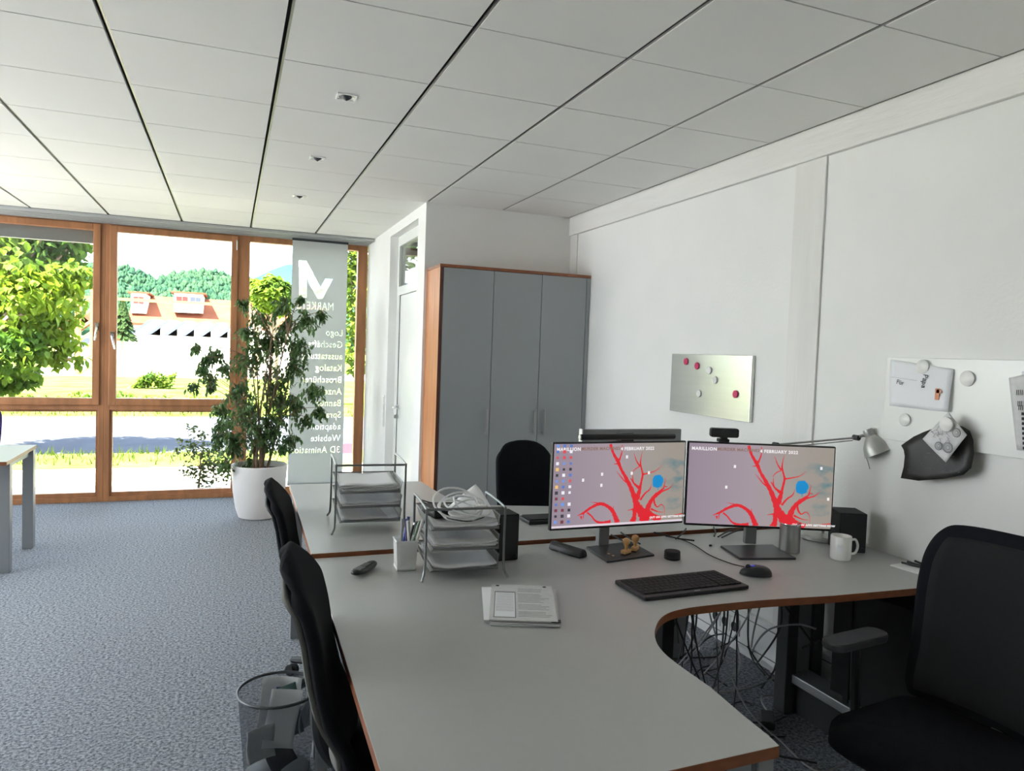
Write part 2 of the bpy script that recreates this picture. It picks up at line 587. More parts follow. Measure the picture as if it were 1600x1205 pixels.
# curtain rail
c = MB()
c.box(-4.7, XD-0.01, 7.47, 7.845, 2.672, 2.682)
for k in range(5): c.box(-4.7, XD-0.01, 7.475+k*0.088, 7.49+k*0.088, 2.652, 2.672)
o = c.build('curtain_rail', M['alu'], bevel=0.001)
tag(o, 'long grey aluminium multi-track curtain rail above the windows', 'curtain rail')

# door 1
root = empty('door_1'); struct(root, 'white door with a glazed transom light')
c = MB()
yf0, yf1 = D0, D1
X0 = XD+0.075
c.box(X0, X0+0.06, yf0, yf0+0.05, 0, DT).box(X0, X0+0.06, yf1-0.05, yf1, 0, DT)
c.box(X0, X0+0.06, yf0+0.05, yf1-0.05, DT-0.09, DT).box(X0, X0+0.06, yf0+0.05, yf1-0.05, 2.06, 2.14)
c.build('door_frame', M['doorwhite'], root, bevel=0.003)
MB().box(X0+0.018, X0+0.024, yf0+0.05, yf1-0.05, 2.14, DT-0.09).build('transom_pane', M['glass'], root)
MB().box(X0+0.008, X0+0.05, yf0+0.052, yf1-0.115, 0.005, 2.055).build('door_leaf', M['doorwhite'], root, bevel=0.002)
MB().box(X0+0.004, X0+0.05, yf1-0.114, yf1-0.101, 0.0, 2.06).build('door_seal', M['dark_gap'], root)
MB().box(X0+0.006, X0+0.05, yf1-0.102, yf1-0.05, 0.0, 2.06).build('side_strip', M['doorwhite'], root)
c = MB()
hy = yf1-0.15
c.tube([(X0+0.008, hy, 1.04), (X0-0.045, hy, 1.04), (X0-0.052, hy-0.02, 1.04), (X0-0.052, hy-0.13, 1.04)], 0.009, 8)
c.lathe([(0.024, 0), (0.024, 0.008)], X0+0.0, hy, 1.04, 20, R=Matrix.Rotation(-PI/2, 3, 'Y'))
c.build('door_handle', M['chrome'], root, smooth=True)
c = MB().lathe([(0.022, 0), (0.022, 0.01)], X0+0.0, hy, 0.95, 20, R=Matrix.Rotation(-PI/2, 3, 'Y'))
c.box(X0-0.03, X0-0.008, hy-0.003, hy+0.003, 0.935, 0.965).build('lock', M['steel'], root, smooth=True)
# light switches
root = empty('light_switch', (XD, 6.80, 0.98))
tag(root, 'tall white four-gang light switch strip beside the door', 'light switch')
MB().box(-0.009, 0.0, -0.04, 0.04, -0.15, 0.15).build('cover_plate', M['white'], root, bevel=0.003)
for k in range(4):
    MB().box(-0.016, -0.009, -0.028, 0.028, -0.14+k*0.072, -0.08+k*0.072).build('rocker', M['white'], root, bevel=0.003)

# ceiling spots
for i, (y, lb) in enumerate(((3.345, 'square recessed ceiling spotlight nearest the camera'), (4.50, 'square recessed ceiling spotlight, middle of the row of three'), (5.69, 'square recessed ceiling spotlight nearest the window'))):
    root = empty('ceiling_spotlight', (0.465, y, H)); tag(root, lb, 'ceiling light', 'recessed ceiling spotlights')
    c = MB()
    c.box(-0.043, 0.043, -0.043, -0.036, -0.006, 0).box(-0.043, 0.043, 0.036, 0.043, -0.006, 0).box(-0.043, -0.036, -0.036, 0.036, -0.006, 0).box(0.036, 0.043, -0.036, 0.036, -0.006, 0)
    c.lathe([(0.050, -0.0015), (0.034, -0.0035), (0.030, -0.001)], n=28, caps=False)
    c.build('bezel', mat('bezel_shine_white', (245, 245, 242), 0.15), root)  # white bezel, its colour brightened further to stand in for specular shine
    MB().lathe([(0.001, -0.020), (0.010, -0.014), (0.018, -0.009), (0.023, -0.003), (0.024, 0.0)], n=24, caps=True).build('lamp_eye', M['dark_metal'], root, smooth=True)

# white trunking with sockets at the foot of the right wall
root = empty('wall_trunking', (XR, 0, 0)); tag(root, 'white cable trunking with sockets low on the wall under the desks', 'trunking')
MB().box(-0.03, 0, 1.9, 5.0, 0.045, 0.245).build('duct', M['white'], root, bevel=0.003)
MB().box(-0.034, -0.03, 1.9, 5.0, 0.07, 0.074).box(-0.034, -0.03, 1.9, 5.0, 0.214, 0.218).build('lid_edge', M['grey_metal'], root)
for y in (3.12, 3.20, 3.28, 3.85, 3.93):
    k = MB().box(-0.04, -0.03, y-0.037, y+0.037, 0.10, 0.19).build('socket', M['white'], root, bevel=0.004)
    MB().lathe([(0.024, 0), (0.026, 0.003), (0.021, 0.003), (0.020, 0.0005)], -0.04, y, 0.145, 20, R=Matrix.Rotation(-PI/2, 3, 'Y')).build('socket_well', M['dark_metal'], k)

# ------------------------------------------------------------------ cabinet
CX0, CX1, CY0, CY1, CT = 1.385, XR-0.004, 5.03, YB, 2.185
root = empty('office_cabinet', ((CX0+CX1)/2, (CY0+CY1)/2, 0))
tag(root, 'tall grey three-door office cabinet with orange wooden side in the corner', 'cabinet')
ro = root.location
L = lambda x0, x1, y0, y1, z0, z1, c=None: (c or MB()).box(x0-ro.x, x1-ro.x, y0-ro.y, y1-ro.y, z0, z1)
L(CX0, CX0+0.022, CY0, CY1-0.003, 0, CT-0.02).build('side_panel', M['cherry'], root)
L(CX0-0.004, CX1, CY0-0.006, CY1-0.003, CT-0.022, CT).build('top_panel', M['edge'], root, bevel=0.002)
L(CX0+0.022, CX1, CY0+0.03, CY1-0.005, 0.0, CT-0.022).build('carcass', M['cabinet'], root)
L(CX0-0.001, CX0+0.023, CY0-0.003, CY0, 0, CT-0.022).build('front_edge', M['edge_dark'], root)
for (a, b_, hx) in ((CX0+0.025, 1.790, 1.762), (1.794, 2.174, 2.150), (2.178, 2.548, 2.222)):
    d = L(a, b_, CY0-0.002, CY0+0.028, 0.07, CT-0.024).build('door', M['cabinet'], root, bevel=0.0015)
    c = MB()
    for zz in (0.975, 1.135): c.tube([(hx-ro.x, CY0-0.002-ro.y, zz), (hx-ro.x, CY0-0.032-ro.y, zz)], 0.005, 8)
    c.tube([(hx-ro.x, CY0-0.032-ro.y, 0.962), (hx-ro.x, CY0-0.032-ro.y, 1.148)], 0.009, 8)
    c.build('handle', M['steel'], d, smooth=True)
L(2.552, CX1, CY0, CY0+0.028, 0.07, CT-0.024).build('filler_strip', M['cabinet'], root)
L(CX0+0.03, CX1, CY0+0.04, CY0+0.055, 0, 0.07).build('plinth', M['edge_dark'], root)

# ------------------------------------------------------------------ desks
ZN, ZF = 0.786, 0.800


def desk_top(poly, z, root, th=0.026):
    cen = root.location
    pts = [(p[0]-cen.x, p[1]-cen.y) for p in poly]
    c = MB(); c.k = 0
    c.prism(pts, z-th, z, side_k=1)
    return c.build('desktop', [M['desk_top'], M['edge']], root, bevel=0.0015)


px_in = [(1435, 919), (1300, 931), (1202.5, 937), (1150, 941.5), (1111, 945.5), (1075, 950), (1047, 957), (1031, 968), (1023.6, 984.8), (1024.6, 999), (1031, 1012), (1045.5, 1027), (1075, 1049), (1111, 1074), (1155, 1112), (1202, 1150), (1218.6, 1165.5)]
inner = [at(a, b_, z=ZN) for a, b_ in px_in]
inner = [inner[0]] + [p for p in smooth_path([inner[i] for i in range(1, 14)], 4)] + inner[14:]
p_end = inner[0]
poly = [(0.300, 2.712), (0.268, 1.12)] + [(p.x, p.y) for p in reversed(inner)]
poly += [(XR-0.008, 1.755), (XR-0.008, 2.688)]
nd = empty('corner_desk', (1.3, 2.0, 0))
tag(nd, 'grey corner desk with a brown wooden edge carrying the two monitors', 'desk')
desk_top(poly, ZN, nd)
print('near desk outline', [(round(a, 3), round(b_, 3)) for a, b_ in poly])


def desk_leg(root, x, y, h, name='leg', wx=0.05, wy=0.05, foot=None, m_='grey_metal'):
    c = root.location
    k = MB().box(x-wx/2-c.x, x+wx/2-c.x, y-wy/2-c.y, y+wy/2-c.y, 0.0, h).build(name, M[m_], root, bevel=0.004)
    return k


desk_leg(nd, 0.345, 1.20, ZN-0.028)
desk_leg(nd, 1.00, 1.205, ZN-0.028, wx=0.06, wy=0.04)
desk_leg(nd, 1.075, 1.225, ZN-0.028, wx=0.045, wy=0.06)
desk_leg(nd, 0.335, 2.64, ZN-0.028, wx=0.04, wy=0.05)
# column and foot at the right part
c = nd.location
MB().box(2.325-c.x, 2.385-c.x, 2.49-c.y, 2.56-c.y, 0.0, ZN-0.028).build('column', M['dark_metal'], nd, bevel=0.003)
MB().box(2.392-c.x, 2.465-c.x, 2.50-c.y, 2.56-c.y, 0.0, ZN-0.028).build('column', M['grey_metal'], nd, bevel=0.003)
MB().box(2.472-c.x, 2.53-c.x, 2.49-c.y, 2.56-c.y, 0.0, ZN-0.028).build('column', M['dark_metal'], nd, bevel=0.003)
MB().box(2.36-c.x, 2.475-c.x, 2.13-c.y, 2.56-c.y, 0.14, 0.18).build('foot', M['alu'], nd, bevel=0.004)
MB().box(2.385-c.x, 2.45-c.x, 2.16-c.y, 2.53-c.y, 0.0, 0.14).build('foot_block', M['dark_metal'], nd, bevel=0.004)
MB().box(1.66-c.x, 1.715-c.x, 2.47-c.y, 2.53-c.y, 0.0, ZN-0.028).build('leg', M['black_matte'], nd, bevel=0.003)
for b4 in ((0.33, 1.02, 1.19, 1.21), (0.33, 2.4, 2.60, 2.62)):
    MB().box(b4[0]-c.x, b4[1]-c.x, b4[2]-c.y, b4[3]-c.y, ZN-0.10, ZN-0.028).build('cross_beam', M['dark_metal'], nd)
MB().box(1.02-c.x, 1.045-c.x, 1.6-c.y, 2.55-c.y, 0.25, ZN-0.03).build('modesty_panel', M['black_matte'], nd)

px_far = [(658, 752), (674, 763), (690, 772), (704, 779), (720, 784), (738, 788), (780, 789.6), (860, 791)]
fi = [at(a, b_, z=ZF) for a, b_ in px_far]
fi[0].x += 0.0
poly = [(0.292, 2.725), (0.318, fi[0].y+0.03)] + [(p.x, p.y) for p in [fi[0]]+smooth_path(fi[1:], 4)] + [(XR-0.008, 3.36), (XR-0.008, 2.705)]
fd = empty('corner_desk', (1.3, 3.2, 0))
tag(fd, 'grey corner desk behind the monitors, nearer the window, its wing holding the rear letter trays', 'desk')
desk_top(poly, ZF, fd)
desk_leg(fd, 0.35, 3.98, ZF-0.028)
desk_leg(fd, 0.345, 2.78, ZF-0.028)
desk_leg(fd, 1.03, 3.98, ZF-0.028)
desk_leg(fd, 2.2, 3.15, ZF-0.028, wx=0.08)
c = fd.location
for b4 in ((0.37, 1.0, 3.97, 3.99), (0.36, 2.4, 2.79, 2.81)):
    MB().box(b4[0]-c.x, b4[1]-c.x, b4[2]-c.y, b4[3]-c.y, ZF-0.10, ZF-0.028).build('cross_beam', M['dark_metal'], fd)

# left table
T1 = at(58, 695, z=0.76)
lt = empty('side_table', (-2.0, 5.85, 0)); tag(lt, 'grey table with square metal legs at the left edge by the window', 'table')
c = MB(); c.k = 0
c.prism([(-0.95, -0.43), (0.685, -0.40), (0.672, 0.44), (-0.95, 0.44)], 0.735, 0.76, side_k=1)
c.build('tabletop', [M['desk_top'], M['edge']], lt, bevel=0.0015)
for (x, y) in ((0.635, 0.385), (0.635, -0.23), (-0.9, 0.385), (-0.9, -0.35)):
    MB().box(x-0.035, x+0.035, y-0.035, y+0.035, 0, 0.735).build('leg', M['grey_metal'], lt, bevel=0.003)
MB().box(-0.87, 0.6, 0.375, 0.395, 0.67, 0.735).box(0.625, 0.645, -0.2, 0.35, 0.69, 0.735).build('apron', M['grey_metal'], lt)


# ------------------------------------------------------------------ office chairs
def chair(name, label, loc, heading, arms=False, wide=0.46, top=1.05, fab='fabric', shell='chairshell', recline=1.0, mesh_back=False, lift=0.0, sq=1.0):
    root = empty(name, loc, heading-PI/2)
    tag(root, label, 'chair')
    prof = [(top, -0.345), (top-0.05, -0.315), (top-0.12, -0.283), (top-0.2, -0.265), (top-0.3, -0.252), (top-0.4, -0.230), (top-0.48, -0.188), (top-0.56, -0.182)]
    prof = [(z, -0.19+(y+0.19)*recline) for z, y in prof]

    def surf(u, v, off, sc=1.0):
        t = v*(len(prof)-1); i = min(int(t), len(prof)-2); f = t-i
        z = prof[i][0]*(1-f)+prof[i+1][0]*f; y = prof[i][1]*(1-f)+prof[i+1][1]*f
        wv = wide*(0.90+0.10*math.sin(min(1, v*1.15)*PI))*sc
        v = v**1.35
        e = 0.085*(1-max(0.0, 1-max(0, 1-v/0.16)**2)**0.5) + 0.05*max(0, (v-0.88)/0.12)**2
        x = (u-0.5)*(wv-2*e)
        e *= sq
        x = (u-0.5)*(wv-2*e)
        # soft corners and wrap towards the sitter
        y2 = y + off + 0.10*(u-0.5)**2*(0.4+0.8*v)
        return Vector((x, y2, z-0.03*sq*abs(2*u-1)**4*max(0, 1-v*5)))
    MB().grid(lambda u, v: surf(u, v, 0.0), 14, 24).build('backrest', M[fab], root, smooth=True, solid=0.035, sub=1)
    MB().grid(lambda u, v: surf(u, 0.16+v*0.8, -0.030, 0.86), 12, 18).build('back_shell', M['backmesh' if mesh_back else shell], root, smooth=True, solid=0.012)
    # upright carrying the back
    MB().tube(smooth_path([(0, -0.25, top-0.36), (0, -0.245, top-0.5), (0, -0.20, 0.47+lift), (0, -0.10, 0.42+lift), (0, 0, 0.41+lift)], 5), 0.02, 8).build('back_bar', M[shell], root, smooth=True)
    # seat
    pr = rrect(-0.235, 0.235, -0.21, 0.25, 0.09, 6)
    c = MB()
    n_ = len(pr)
    rings = [(0.90, 0.425+lift), (1.0, 0.445+lift), (1.0, 0.470+lift), (0.95, 0.490+lift), (0.75, 0.497+lift), (0.3, 0.493+lift)]
    vs = []
    for s_, z in rings:
        for p in pr: vs.append((p[0]*s_, p[1]*s_ + 0.0, z - (0.02 if p[1] > 0.2 and s_ > 0.8 else 0)))
    fs = [(i*n_+j, i*n_+(j+1) % n_, (i+1)*n_+(j+1) % n_, (i+1)*n_+j) for i in range(len(rings)-1) for j in range(n_)]
    fs += [tuple(range(n_-1, -1, -1)), tuple((len(rings)-1)*n_+j for j in range(n_))]
    c.add(vs, fs)
    c.build('seat', M[fab], root, smooth=True)
    MB().box(-0.11, 0.11, -0.12, 0.12, 0.375+lift, 0.427+lift).build('seat_mechanism', M['black'], root, bevel=0.01)
    MB().lathe([(0.03, 0.09), (0.03, 0.24), (0.018, 0.24), (0.018, 0.38+lift)], n=16).build('gas_lift', M['chrome'], root, smooth=True)
    for k in range(5):
        a = 2*PI*k/5+0.3
        ca, sa = math.cos(a), math.sin(a)
        arm = MB().tube([(0.02*ca, 0.02*sa, 0.105), (0.16*ca, 0.16*sa, 0.095), (0.29*ca, 0.29*sa, 0.075)], [0.028, 0.022, 0.014], 8).build('star_leg', M['black'], root, smooth=True)
        R = Matrix.Rotation(a, 3, 'Z') @ Matrix.Rotation(PI/2, 3, 'X')
        c = MB()
        for s_ in (-0.022, 0.008):
            v = Matrix.Rotation(a, 3, 'Z') @ Vector((0.29, s_+0.007, 0.027))
            c.lathe([(0.024, -0.007), (0.027, -0.004), (0.027, 0.004), (0.024, 0.007)], v.x, v.y, v.z, 16, R=R)
        c.build('caster', M['rubber'], arm, smooth=True)
    if arms:
        MB().grid(lambda u, v: surf(u, 0.10+v*0.84, 0.0225, 0.80), 14, 20).build('mesh_panel', M['chair_mesh'], root, smooth=True, solid=0.004)
        for s_ in (-1, 1):
            g = MB().tube(smooth_path([(s_*0.20, -0.02, 0.42+lift), (s_*0.285, -0.02, 0.42+lift), (s_*0.30, -0.02, 0.46+lift), (s_*0.30, -0.01, 0.66)], 4), 0.016, 8).build('armrest', M['black'], root, smooth=True)
            MB().prism(rrect(s_*0.30-0.042, s_*0.30+0.042, -0.14, 0.13, 0.04, 5), 0.655, 0.685).build('arm_pad', M['arm_pad'], g, bevel=0.008)
    return root


M['chair_mesh'] = mat('black_chair_mesh', (17, 20, 22), 0.9, bump=0.4, bscale=700)
M['arm_pad'] = mat('arm_pad_grey', (66, 66, 70), 0.6)
rad = math.radians
chair('office_chair', 'black office chair at the near desk, left side, pale grey back shell', (0.478, 1.87, 0), rad(-9), wide=0.41, sq=1.5, mesh_back=True)
chair('office_chair', 'black office chair at the rear desk, left side, in front of the white plant pot', (0.503, 3.31, 0), rad(-9), wide=0.40, sq=1.5, top=0.97)
chair('office_chair', 'large black office chair with armrests at the right edge', (1.955, 1.46, 0), rad(187), arms=True, wide=0.50, top=1.06, recline=0.85, sq=0.45)
chair('office_chair', 'black office chair with grey side in front of the grey cabinet', (1.62, 3.62, 0), rad(-86), wide=0.37, top=1.06, recline=0.7, shell='grey_metal')
chair('office_chair', 'purple office chair behind the table at the left edge', (-2.04, 7.15, 0), rad(-90), wide=0.44, top=0.98, fab='purple')

# ------------------------------------------------------------------ foliage helper
def leaf_verts(c, pos, L_, W_, droop, yaw, roll=0.0, bend=0.15):
    """one folded leaf hanging from pos; droop: angle below the horizon"""
    R = Matrix.Rotation(yaw, 3, 'Z') @ Matrix.Rotation(droop, 3, 'Y') @ Matrix.Rotation(roll, 3, 'X')
    pts = [(0, 0, 0), (0.35, 0.5, 0.10), (0.35, -0.5, 0.10), (0.38, 0, 0), (0.72, 0.34, 0.03), (0.72, -0.34, 0.03), (0.74, 0, -bend*0.4), (1, 0, -bend)]
    vs = [R @ Vector((p[0]*L_, p[1]*W_, p[2]*W_)) + pos for p in pts]
    c.add(vs, [(0, 3, 1), (0, 2, 3), (1, 3, 6, 4), (3, 2, 5, 6), (4, 6, 7), (6, 5, 7)])


# ------------------------------------------------------------------ ficus in its pot
rnd = random.Random(3)
PC = Vector((0.27, 6.93, 0))
pot = empty('plant_pot', PC); tag(pot, 'large white tapered plant pot on the carpet by the window', 'plant pot')
MB().lathe([(0.150, 0), (0.176, 0.008), (0.200, 0.08), (0.226, 0.24), (0.242, 0.455), (0.243, 0.475), (0.236, 0.48), (0.228, 0.47), (0.222, 0.42), (0.2, 0.41)], n=48, caps=False).build('pot_body', M['pot'], pot, smooth=True)
MB().lathe([(0.001, 0.43), (0.12, 0.435), (0.225, 0.425), (0.226, 0.39), (0.001, 0.38)], n=32).build('soil', M['soil'], pot, smooth=True)
fic = empty('weeping_fig', PC+Vector((0, 0, 0.43))); tag(fic, 'tall bushy weeping fig tree in the white pot', 'potted plant')
clusters_px = [(440, 478, 24), (405, 497, 26), (378, 470, 10), (480, 495, 22), (503, 490, 13), (430, 530, 36), (388, 520, 20), (452, 505, 22), (470, 545, 26), (395, 560, 38), (335, 552, 20), (308, 540, 8), (318, 580, 16), (300, 602, 9), (455, 572, 32), (488, 610, 26), (497, 640, 16), (425, 600, 44), (372, 615, 30), (345, 640, 16), (385, 655, 40), (345, 682, 22), (425, 655, 38), (462, 635, 26), (368, 700, 24), (352, 722, 13), (372, 742, 9), (455, 685, 18), (405, 695, 24), (440, 700, 12), (478, 655, 14), (330, 600, 10), (350, 575, 14), (470, 465, 8), (385, 640, 26), (350, 660, 20), (390, 725, 16), (420, 680, 30), (410, 540, 26), (440, 620, 30), (365, 685, 22), (322, 562, 12), (330, 590, 12)]
stems = MB()
twigs = MB()
lv = MB()
trunk_tops = []
for k in range(9):
    a = k*2.4; r0 = 0.02+0.05*rnd.random()
    b0 = Vector((r0*math.cos(a), r0*math.sin(a), -0.02))
    tx = Vector((-0.14+0.075*k*0.6+0.1*math.cos(a*1.7), 0.12*math.sin(a*2.1), 0.55+0.75*rnd.random()))
    mid = b0.lerp(tx, 0.5)+Vector((rnd.uniform(-.03, .03), rnd.uniform(-.03, .03), 0))
    pth = smooth_path([b0, b0.lerp(mid, 0.5)+Vector((rnd.uniform(-.015, .015), 0, 0)), mid, tx], 5)
    stems.tube(pth, 0.013, 7, r2=0.005)
    trunk_tops.append((b0, mid, tx))
for (px, py, rp) in clusters_px:
    yy = 6.93+rnd.uniform(-0.16, 0.16)
    cpt = at(px, py, y=yy)-fic.location
    rad_ = rp*yy/F_PX*1.0
    b0, mid, tx = min(trunk_tops, key=lambda q: (q[2]-cpt).length+(q[1]-cpt).length*0.5)
    src = mid if cpt.z < mid.z+0.2 else tx
    if src is tx and cpt.z < tx.z: src = mid
    twigs.tube(smooth_path([src, src.lerp(cpt, 0.5)+Vector((0, 0, 0.06)), cpt+Vector((0, 0, 0.02))], 4), 0.005, 5, r2=0.002)
    nt_ = max(8, int(rp*1.2))
    for t_ in range(nt_):
        d = Vector((rnd.gauss(0, 1), rnd.gauss(0, 1), rnd.gauss(0, 1)))
        d = d.normalized()*rad_*rnd.random()**0.45
        d.y *= 0.8
        tip = cpt+d
        base = cpt+d*0.25+Vector((0, 0, 0.02))
        end = tip+Vector((0, 0, -0.03))
        twigs.tube([base, base.lerp(end, 0.5)+Vector((0, 0, 0.015)), end], 0.0018, 4, r2=0.001)
        for q in range(7):
            f = 0.25+0.75*q/6
            p = base.lerp(end, f)+Vector((rnd.uniform(-.012, .012), rnd.uniform(-.012, .012), rnd.uniform(-.012, .012)))
            leaf_verts(lv, p, rnd.uniform(0.042, 0.068), rnd.uniform(0.017, 0.026), rnd.uniform(0.3, 1.45), rnd.uniform(0, 2*PI), rnd.uniform(-.5, .5))
stems.build('stem', M['bark'], fic, smooth=True)
tw = twigs.build('twigs', M['bark'], fic, smooth=True); tw['kind'] = 'stuff'
lf = lv.build('foliage', M['leaf'], fic, smooth=False); lf['kind'] = 'stuff'

# ------------------------------------------------------------------ banner panel on the rail
YP = 7.74
bn = empty('panel_banner', (0.83, YP, 0)); tag(bn, 'tall grey translucent panel with the mirrored white logo hanging before the right window', 'banner')
bx0, bx1, bz0, bz1 = 0.575-0.83, 1.13-0.83, 0.145, 2.635
MB().box(bx0-0.003, bx1+0.003, -0.008, 0.008, bz1, bz1+0.022).build('top_profile', M['dark_metal'], bn)
MB().box(bx0, bx1, -0.006, 0.006, bz0-0.02, bz0).build('bottom_bar', M['alu'], bn)


def bp_(px, py):
    p = at(px, py, y=YP-0.004)
    return (p.x-0.83-0.03*(p.z-1.4)*0, p.z)


lg = [(467, 407), (478.5, 407.5), (501, 448), (508.5, 435), (520.5, 436), (504, 467.5), (496.5, 467), (485, 448), (479.5, 435), (479.5, 465.5), (467, 465)]
R90 = Matrix.Rotation(PI/2, 3, 'X')
tx_ = [('MARKET\u00c9', 0.112, 0.172, 1.945, -0.74, 1.05)]
for k, wd in enumerate(('Logo', 'Gesch\u00e4fts-', 'ausstattung', 'Katalog', 'Brosch\u00fcren', 'Anzeigen', 'Banner', 'Sprach-', 'adaption', 'Website', '3D Animation')):
    tx_.append((wd, 0.098, 0.272, 1.682-0.1225*k, -0.86, 1.06))
MB().box(bx0+0.003, bx1-0.003, 0.0028, 0.0032, bz0, bz1).build('backing_film', veil_mat('clear_backing', (240, 232, 214), 0.28, 0.9), bn)
cutout_sheet('film', M['banner'], bn, (0, 0, 0), (bx0, bx1, bz0, bz1), tx_, [[bp_(a_, b_) for a_, b_ in lg]])

# ------------------------------------------------------------------ outside
M['grass'] = mat('outdoor_grass', (94, 98, 48), 0.95, spec=0.0, rgb2=(66, 82, 32), nscale=1.3)
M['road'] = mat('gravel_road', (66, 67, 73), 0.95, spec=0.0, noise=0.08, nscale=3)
M['paving'] = mat('pale_paving', (196, 186, 168), 0.9, spec=0.0, noise=0.05, nscale=4)
M['yard'] = mat('pale_yard', (190, 186, 178), 0.95, spec=0.0, noise=0.04, nscale=0.4)
M['tree_leaf'] = mat('linden_leaf', (104, 124, 30), 0.6, spec=0.15, transl=0.5, rgb2=(50, 78, 22), nscale=1.5)
M['tree_leaf2'] = mat('shrub_leaf', (66, 76, 38), 0.6, spec=0.15, transl=0.4, rgb2=(46, 58, 28), nscale=3)
M['forest'] = mat('forest', (50, 72, 50), 0.95, spec=0.0, rgb2=(32, 54, 42), nscale=0.05)
M['forest_far_haze'] = mat('forest_far_haze', (42, 62, 84), 0.95, spec=0.0, rgb2=(36, 56, 80), nscale=0.02)  # blue of the distance haze is mixed into the forest colour
M['roof_tile'] = mat('roof_tiles', (104, 62, 46), 0.9, spec=0.0, noise=0.15, nscale=0.8)
M['render_wall'] = mat('outdoor_render', (206, 196, 186), 0.95, spec=0.0)
M['shutter'] = mat('red_brown_shutter', (104, 42, 36), 0.8)
M['solar'] = mat('dark_panel', (58, 64, 78), 0.3)
M['crane'] = mat('yellow_paint', (150, 112, 46), 0.6)

struct(MB().box(-14, 9, YW+0.12, 10.55, -0.14, -0.06).build('trim_5', M['paving']), 'pale paving right outside the windows')
gp = [(10.3, -0.10), (11.55, -0.12), (12.0, -0.16), (17.2, -0.18), (17.6, -0.10), (20, 0.0), (26, 0.14), (34, 0.02), (48, -1.6), (90, -1.8), (200, 2), (320, 14)]


def strip(name, i0, i1, m_, lab):
    c = MB()
    for i in range(i0, i1):
        (y0, z0), (y1, z1) = gp[i], gp[i+1]
        w0, w1 = 10+y0*1.2, 10+y1*1.2
        o = len(c.v)
        c.v += [(-w0, y0, z0), (w0, y0, z0), (w1, y1, z1), (-w1, y1, z1)]
        c.f.append((o, o+1, o+2, o+3)); c.fm.append(0)
    o = c.build(name, m_)
    return struct(o, lab)


def strip_thick(*a):
    o = strip(*a)
    md = o.modifiers.new('solid', 'SOLIDIFY'); md.thickness = 0.05; md.offset = -1
    return o


strip_thick('ground_lawn_near', 0, 2, M['grass'], 'lawn strip between the paving and the road')
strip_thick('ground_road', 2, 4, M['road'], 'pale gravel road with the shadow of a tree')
strip_thick('ground_lawn_bank', 4, 7, M['grass'], 'sunny grass bank beyond the road')
strip_thick('ground_yard', 7, 9, M['yard'], 'sunlit pale yard')
strip_thick('ground_meadow', 9, 11, M['grass'], 'meadow behind the buildings')

# grass tufts (nobody could count them)
g = MB(); rn = random.Random(9)
for k in range(2600):
    if k % 2: x, y, z = rn.uniform(-7, 1.2), rn.uniform(10.4, 11.9), -0.12
    else: x, y, z = rn.uniform(-9, 4), rn.uniform(17.4, 20.5), -0.08
    h = rn.uniform(0.06, 0.2); a = rn.uniform(0, PI)
    g.add([(x, y, z), (x+0.03*math.cos(a), y+0.03*math.sin(a), z), (x+rn.uniform(-.08, .08), y+rn.uniform(-.06, .06), z+h)], [(0, 1, 2)])
o = g.build('grass_tufts', mat('grass_blades', (70, 84, 30), 0.8, spec=0.0, transl=0.4)); tag(o, 'long grass blades on the lawn and bank outside', 'grass', kind='stuff')


def leafy(name, label, cat, loc, clusters, n_leaf, lsize, m_, trunk=None, rs=1, droop=(0.0, 1.2)):
    root = empty(name, loc); tag(root, label, cat)
    r_ = random.Random(rs)
    c = MB()
    tot = sum(q[3]**2 for q in clusters)
    for (x, y, z, r0) in clusters:
        for k in range(int(n_leaf*r0*r0/tot)):
            d = Vector((r_.gauss(0, 1), r_.gauss(0, 1), r_.gauss(0, 1))).normalized()*r0*r_.random()**0.4
            leaf_verts(c, Vector((x, y, z))+d-root.location, lsize*r_.uniform(.7, 1.2), lsize*r_.uniform(.6, .9), r_.uniform(*droop), r_.uniform(0, 2*PI), r_.uniform(-.6, .6))
    f = c.build('foliage', m_, root); f['kind'] = 'stuff'
    if trunk:
        b_, rr = trunk
        t = MB()
        b_ = Vector(b_)-root.location
        top = Vector((sum(q[0] for q in clusters)/len(clusters), sum(q[1] for q in clusters)/len(clusters), sum(q[2] for q in clusters)/len(clusters)))-root.location
        t.tube(smooth_path([b_, b_.lerp(top, 0.5)+Vector((rr, 0, 0)), top], 5), rr, 8, r2=rr*0.5)
        for q in clusters:
            e_ = Vector(q[:3])-root.location
            s0 = b_.lerp(top, 0.6)
            t.tube([s0, s0.lerp(e_, 0.5)+Vector((0, 0, 0.1*rr)), e_], rr*0.35, 6, r2=rr*0.08)
        t.build('trunk', M['bark'], root, smooth=True)
    return root


ty = 12.6
cl = []
for (px, py, rp, dy) in ((30, 400, 55, 0), (85, 395, 42, .4), (118, 375, 22, 0), (118, 430, 24, -.3), (60, 450, 45, -.5), (15, 480, 45, .3), (90, 480, 34, .2), (62, 525, 36, 0), (106, 535, 16, 0), (125, 562, 8, 0), (20, 545, 40, -.4), (30, 585, 24, .2), (0, 600, 16, 0), (90, 560, 14, 0),
                        (-60, 420, 60, .5), (-60, 520, 50, 0), (-110, 470, 50, 0), (-60, 330, 60, .6), (20, 320, 60, .3), (95, 325, 40, 0)):
    p = at(px, py, y=ty+dy); cl.append((p.x, p.y, p.z, rp*ty/F_PX))
leafy('linden_tree', 'big linden tree with bright yellow green leaves filling the upper left window', 'tree', (-4.6, ty, -0.16), cl, 9000, 0.135, M['tree_leaf'], ((-4.6, ty, -0.2), 0.16), 5, (0.2, 1.4))
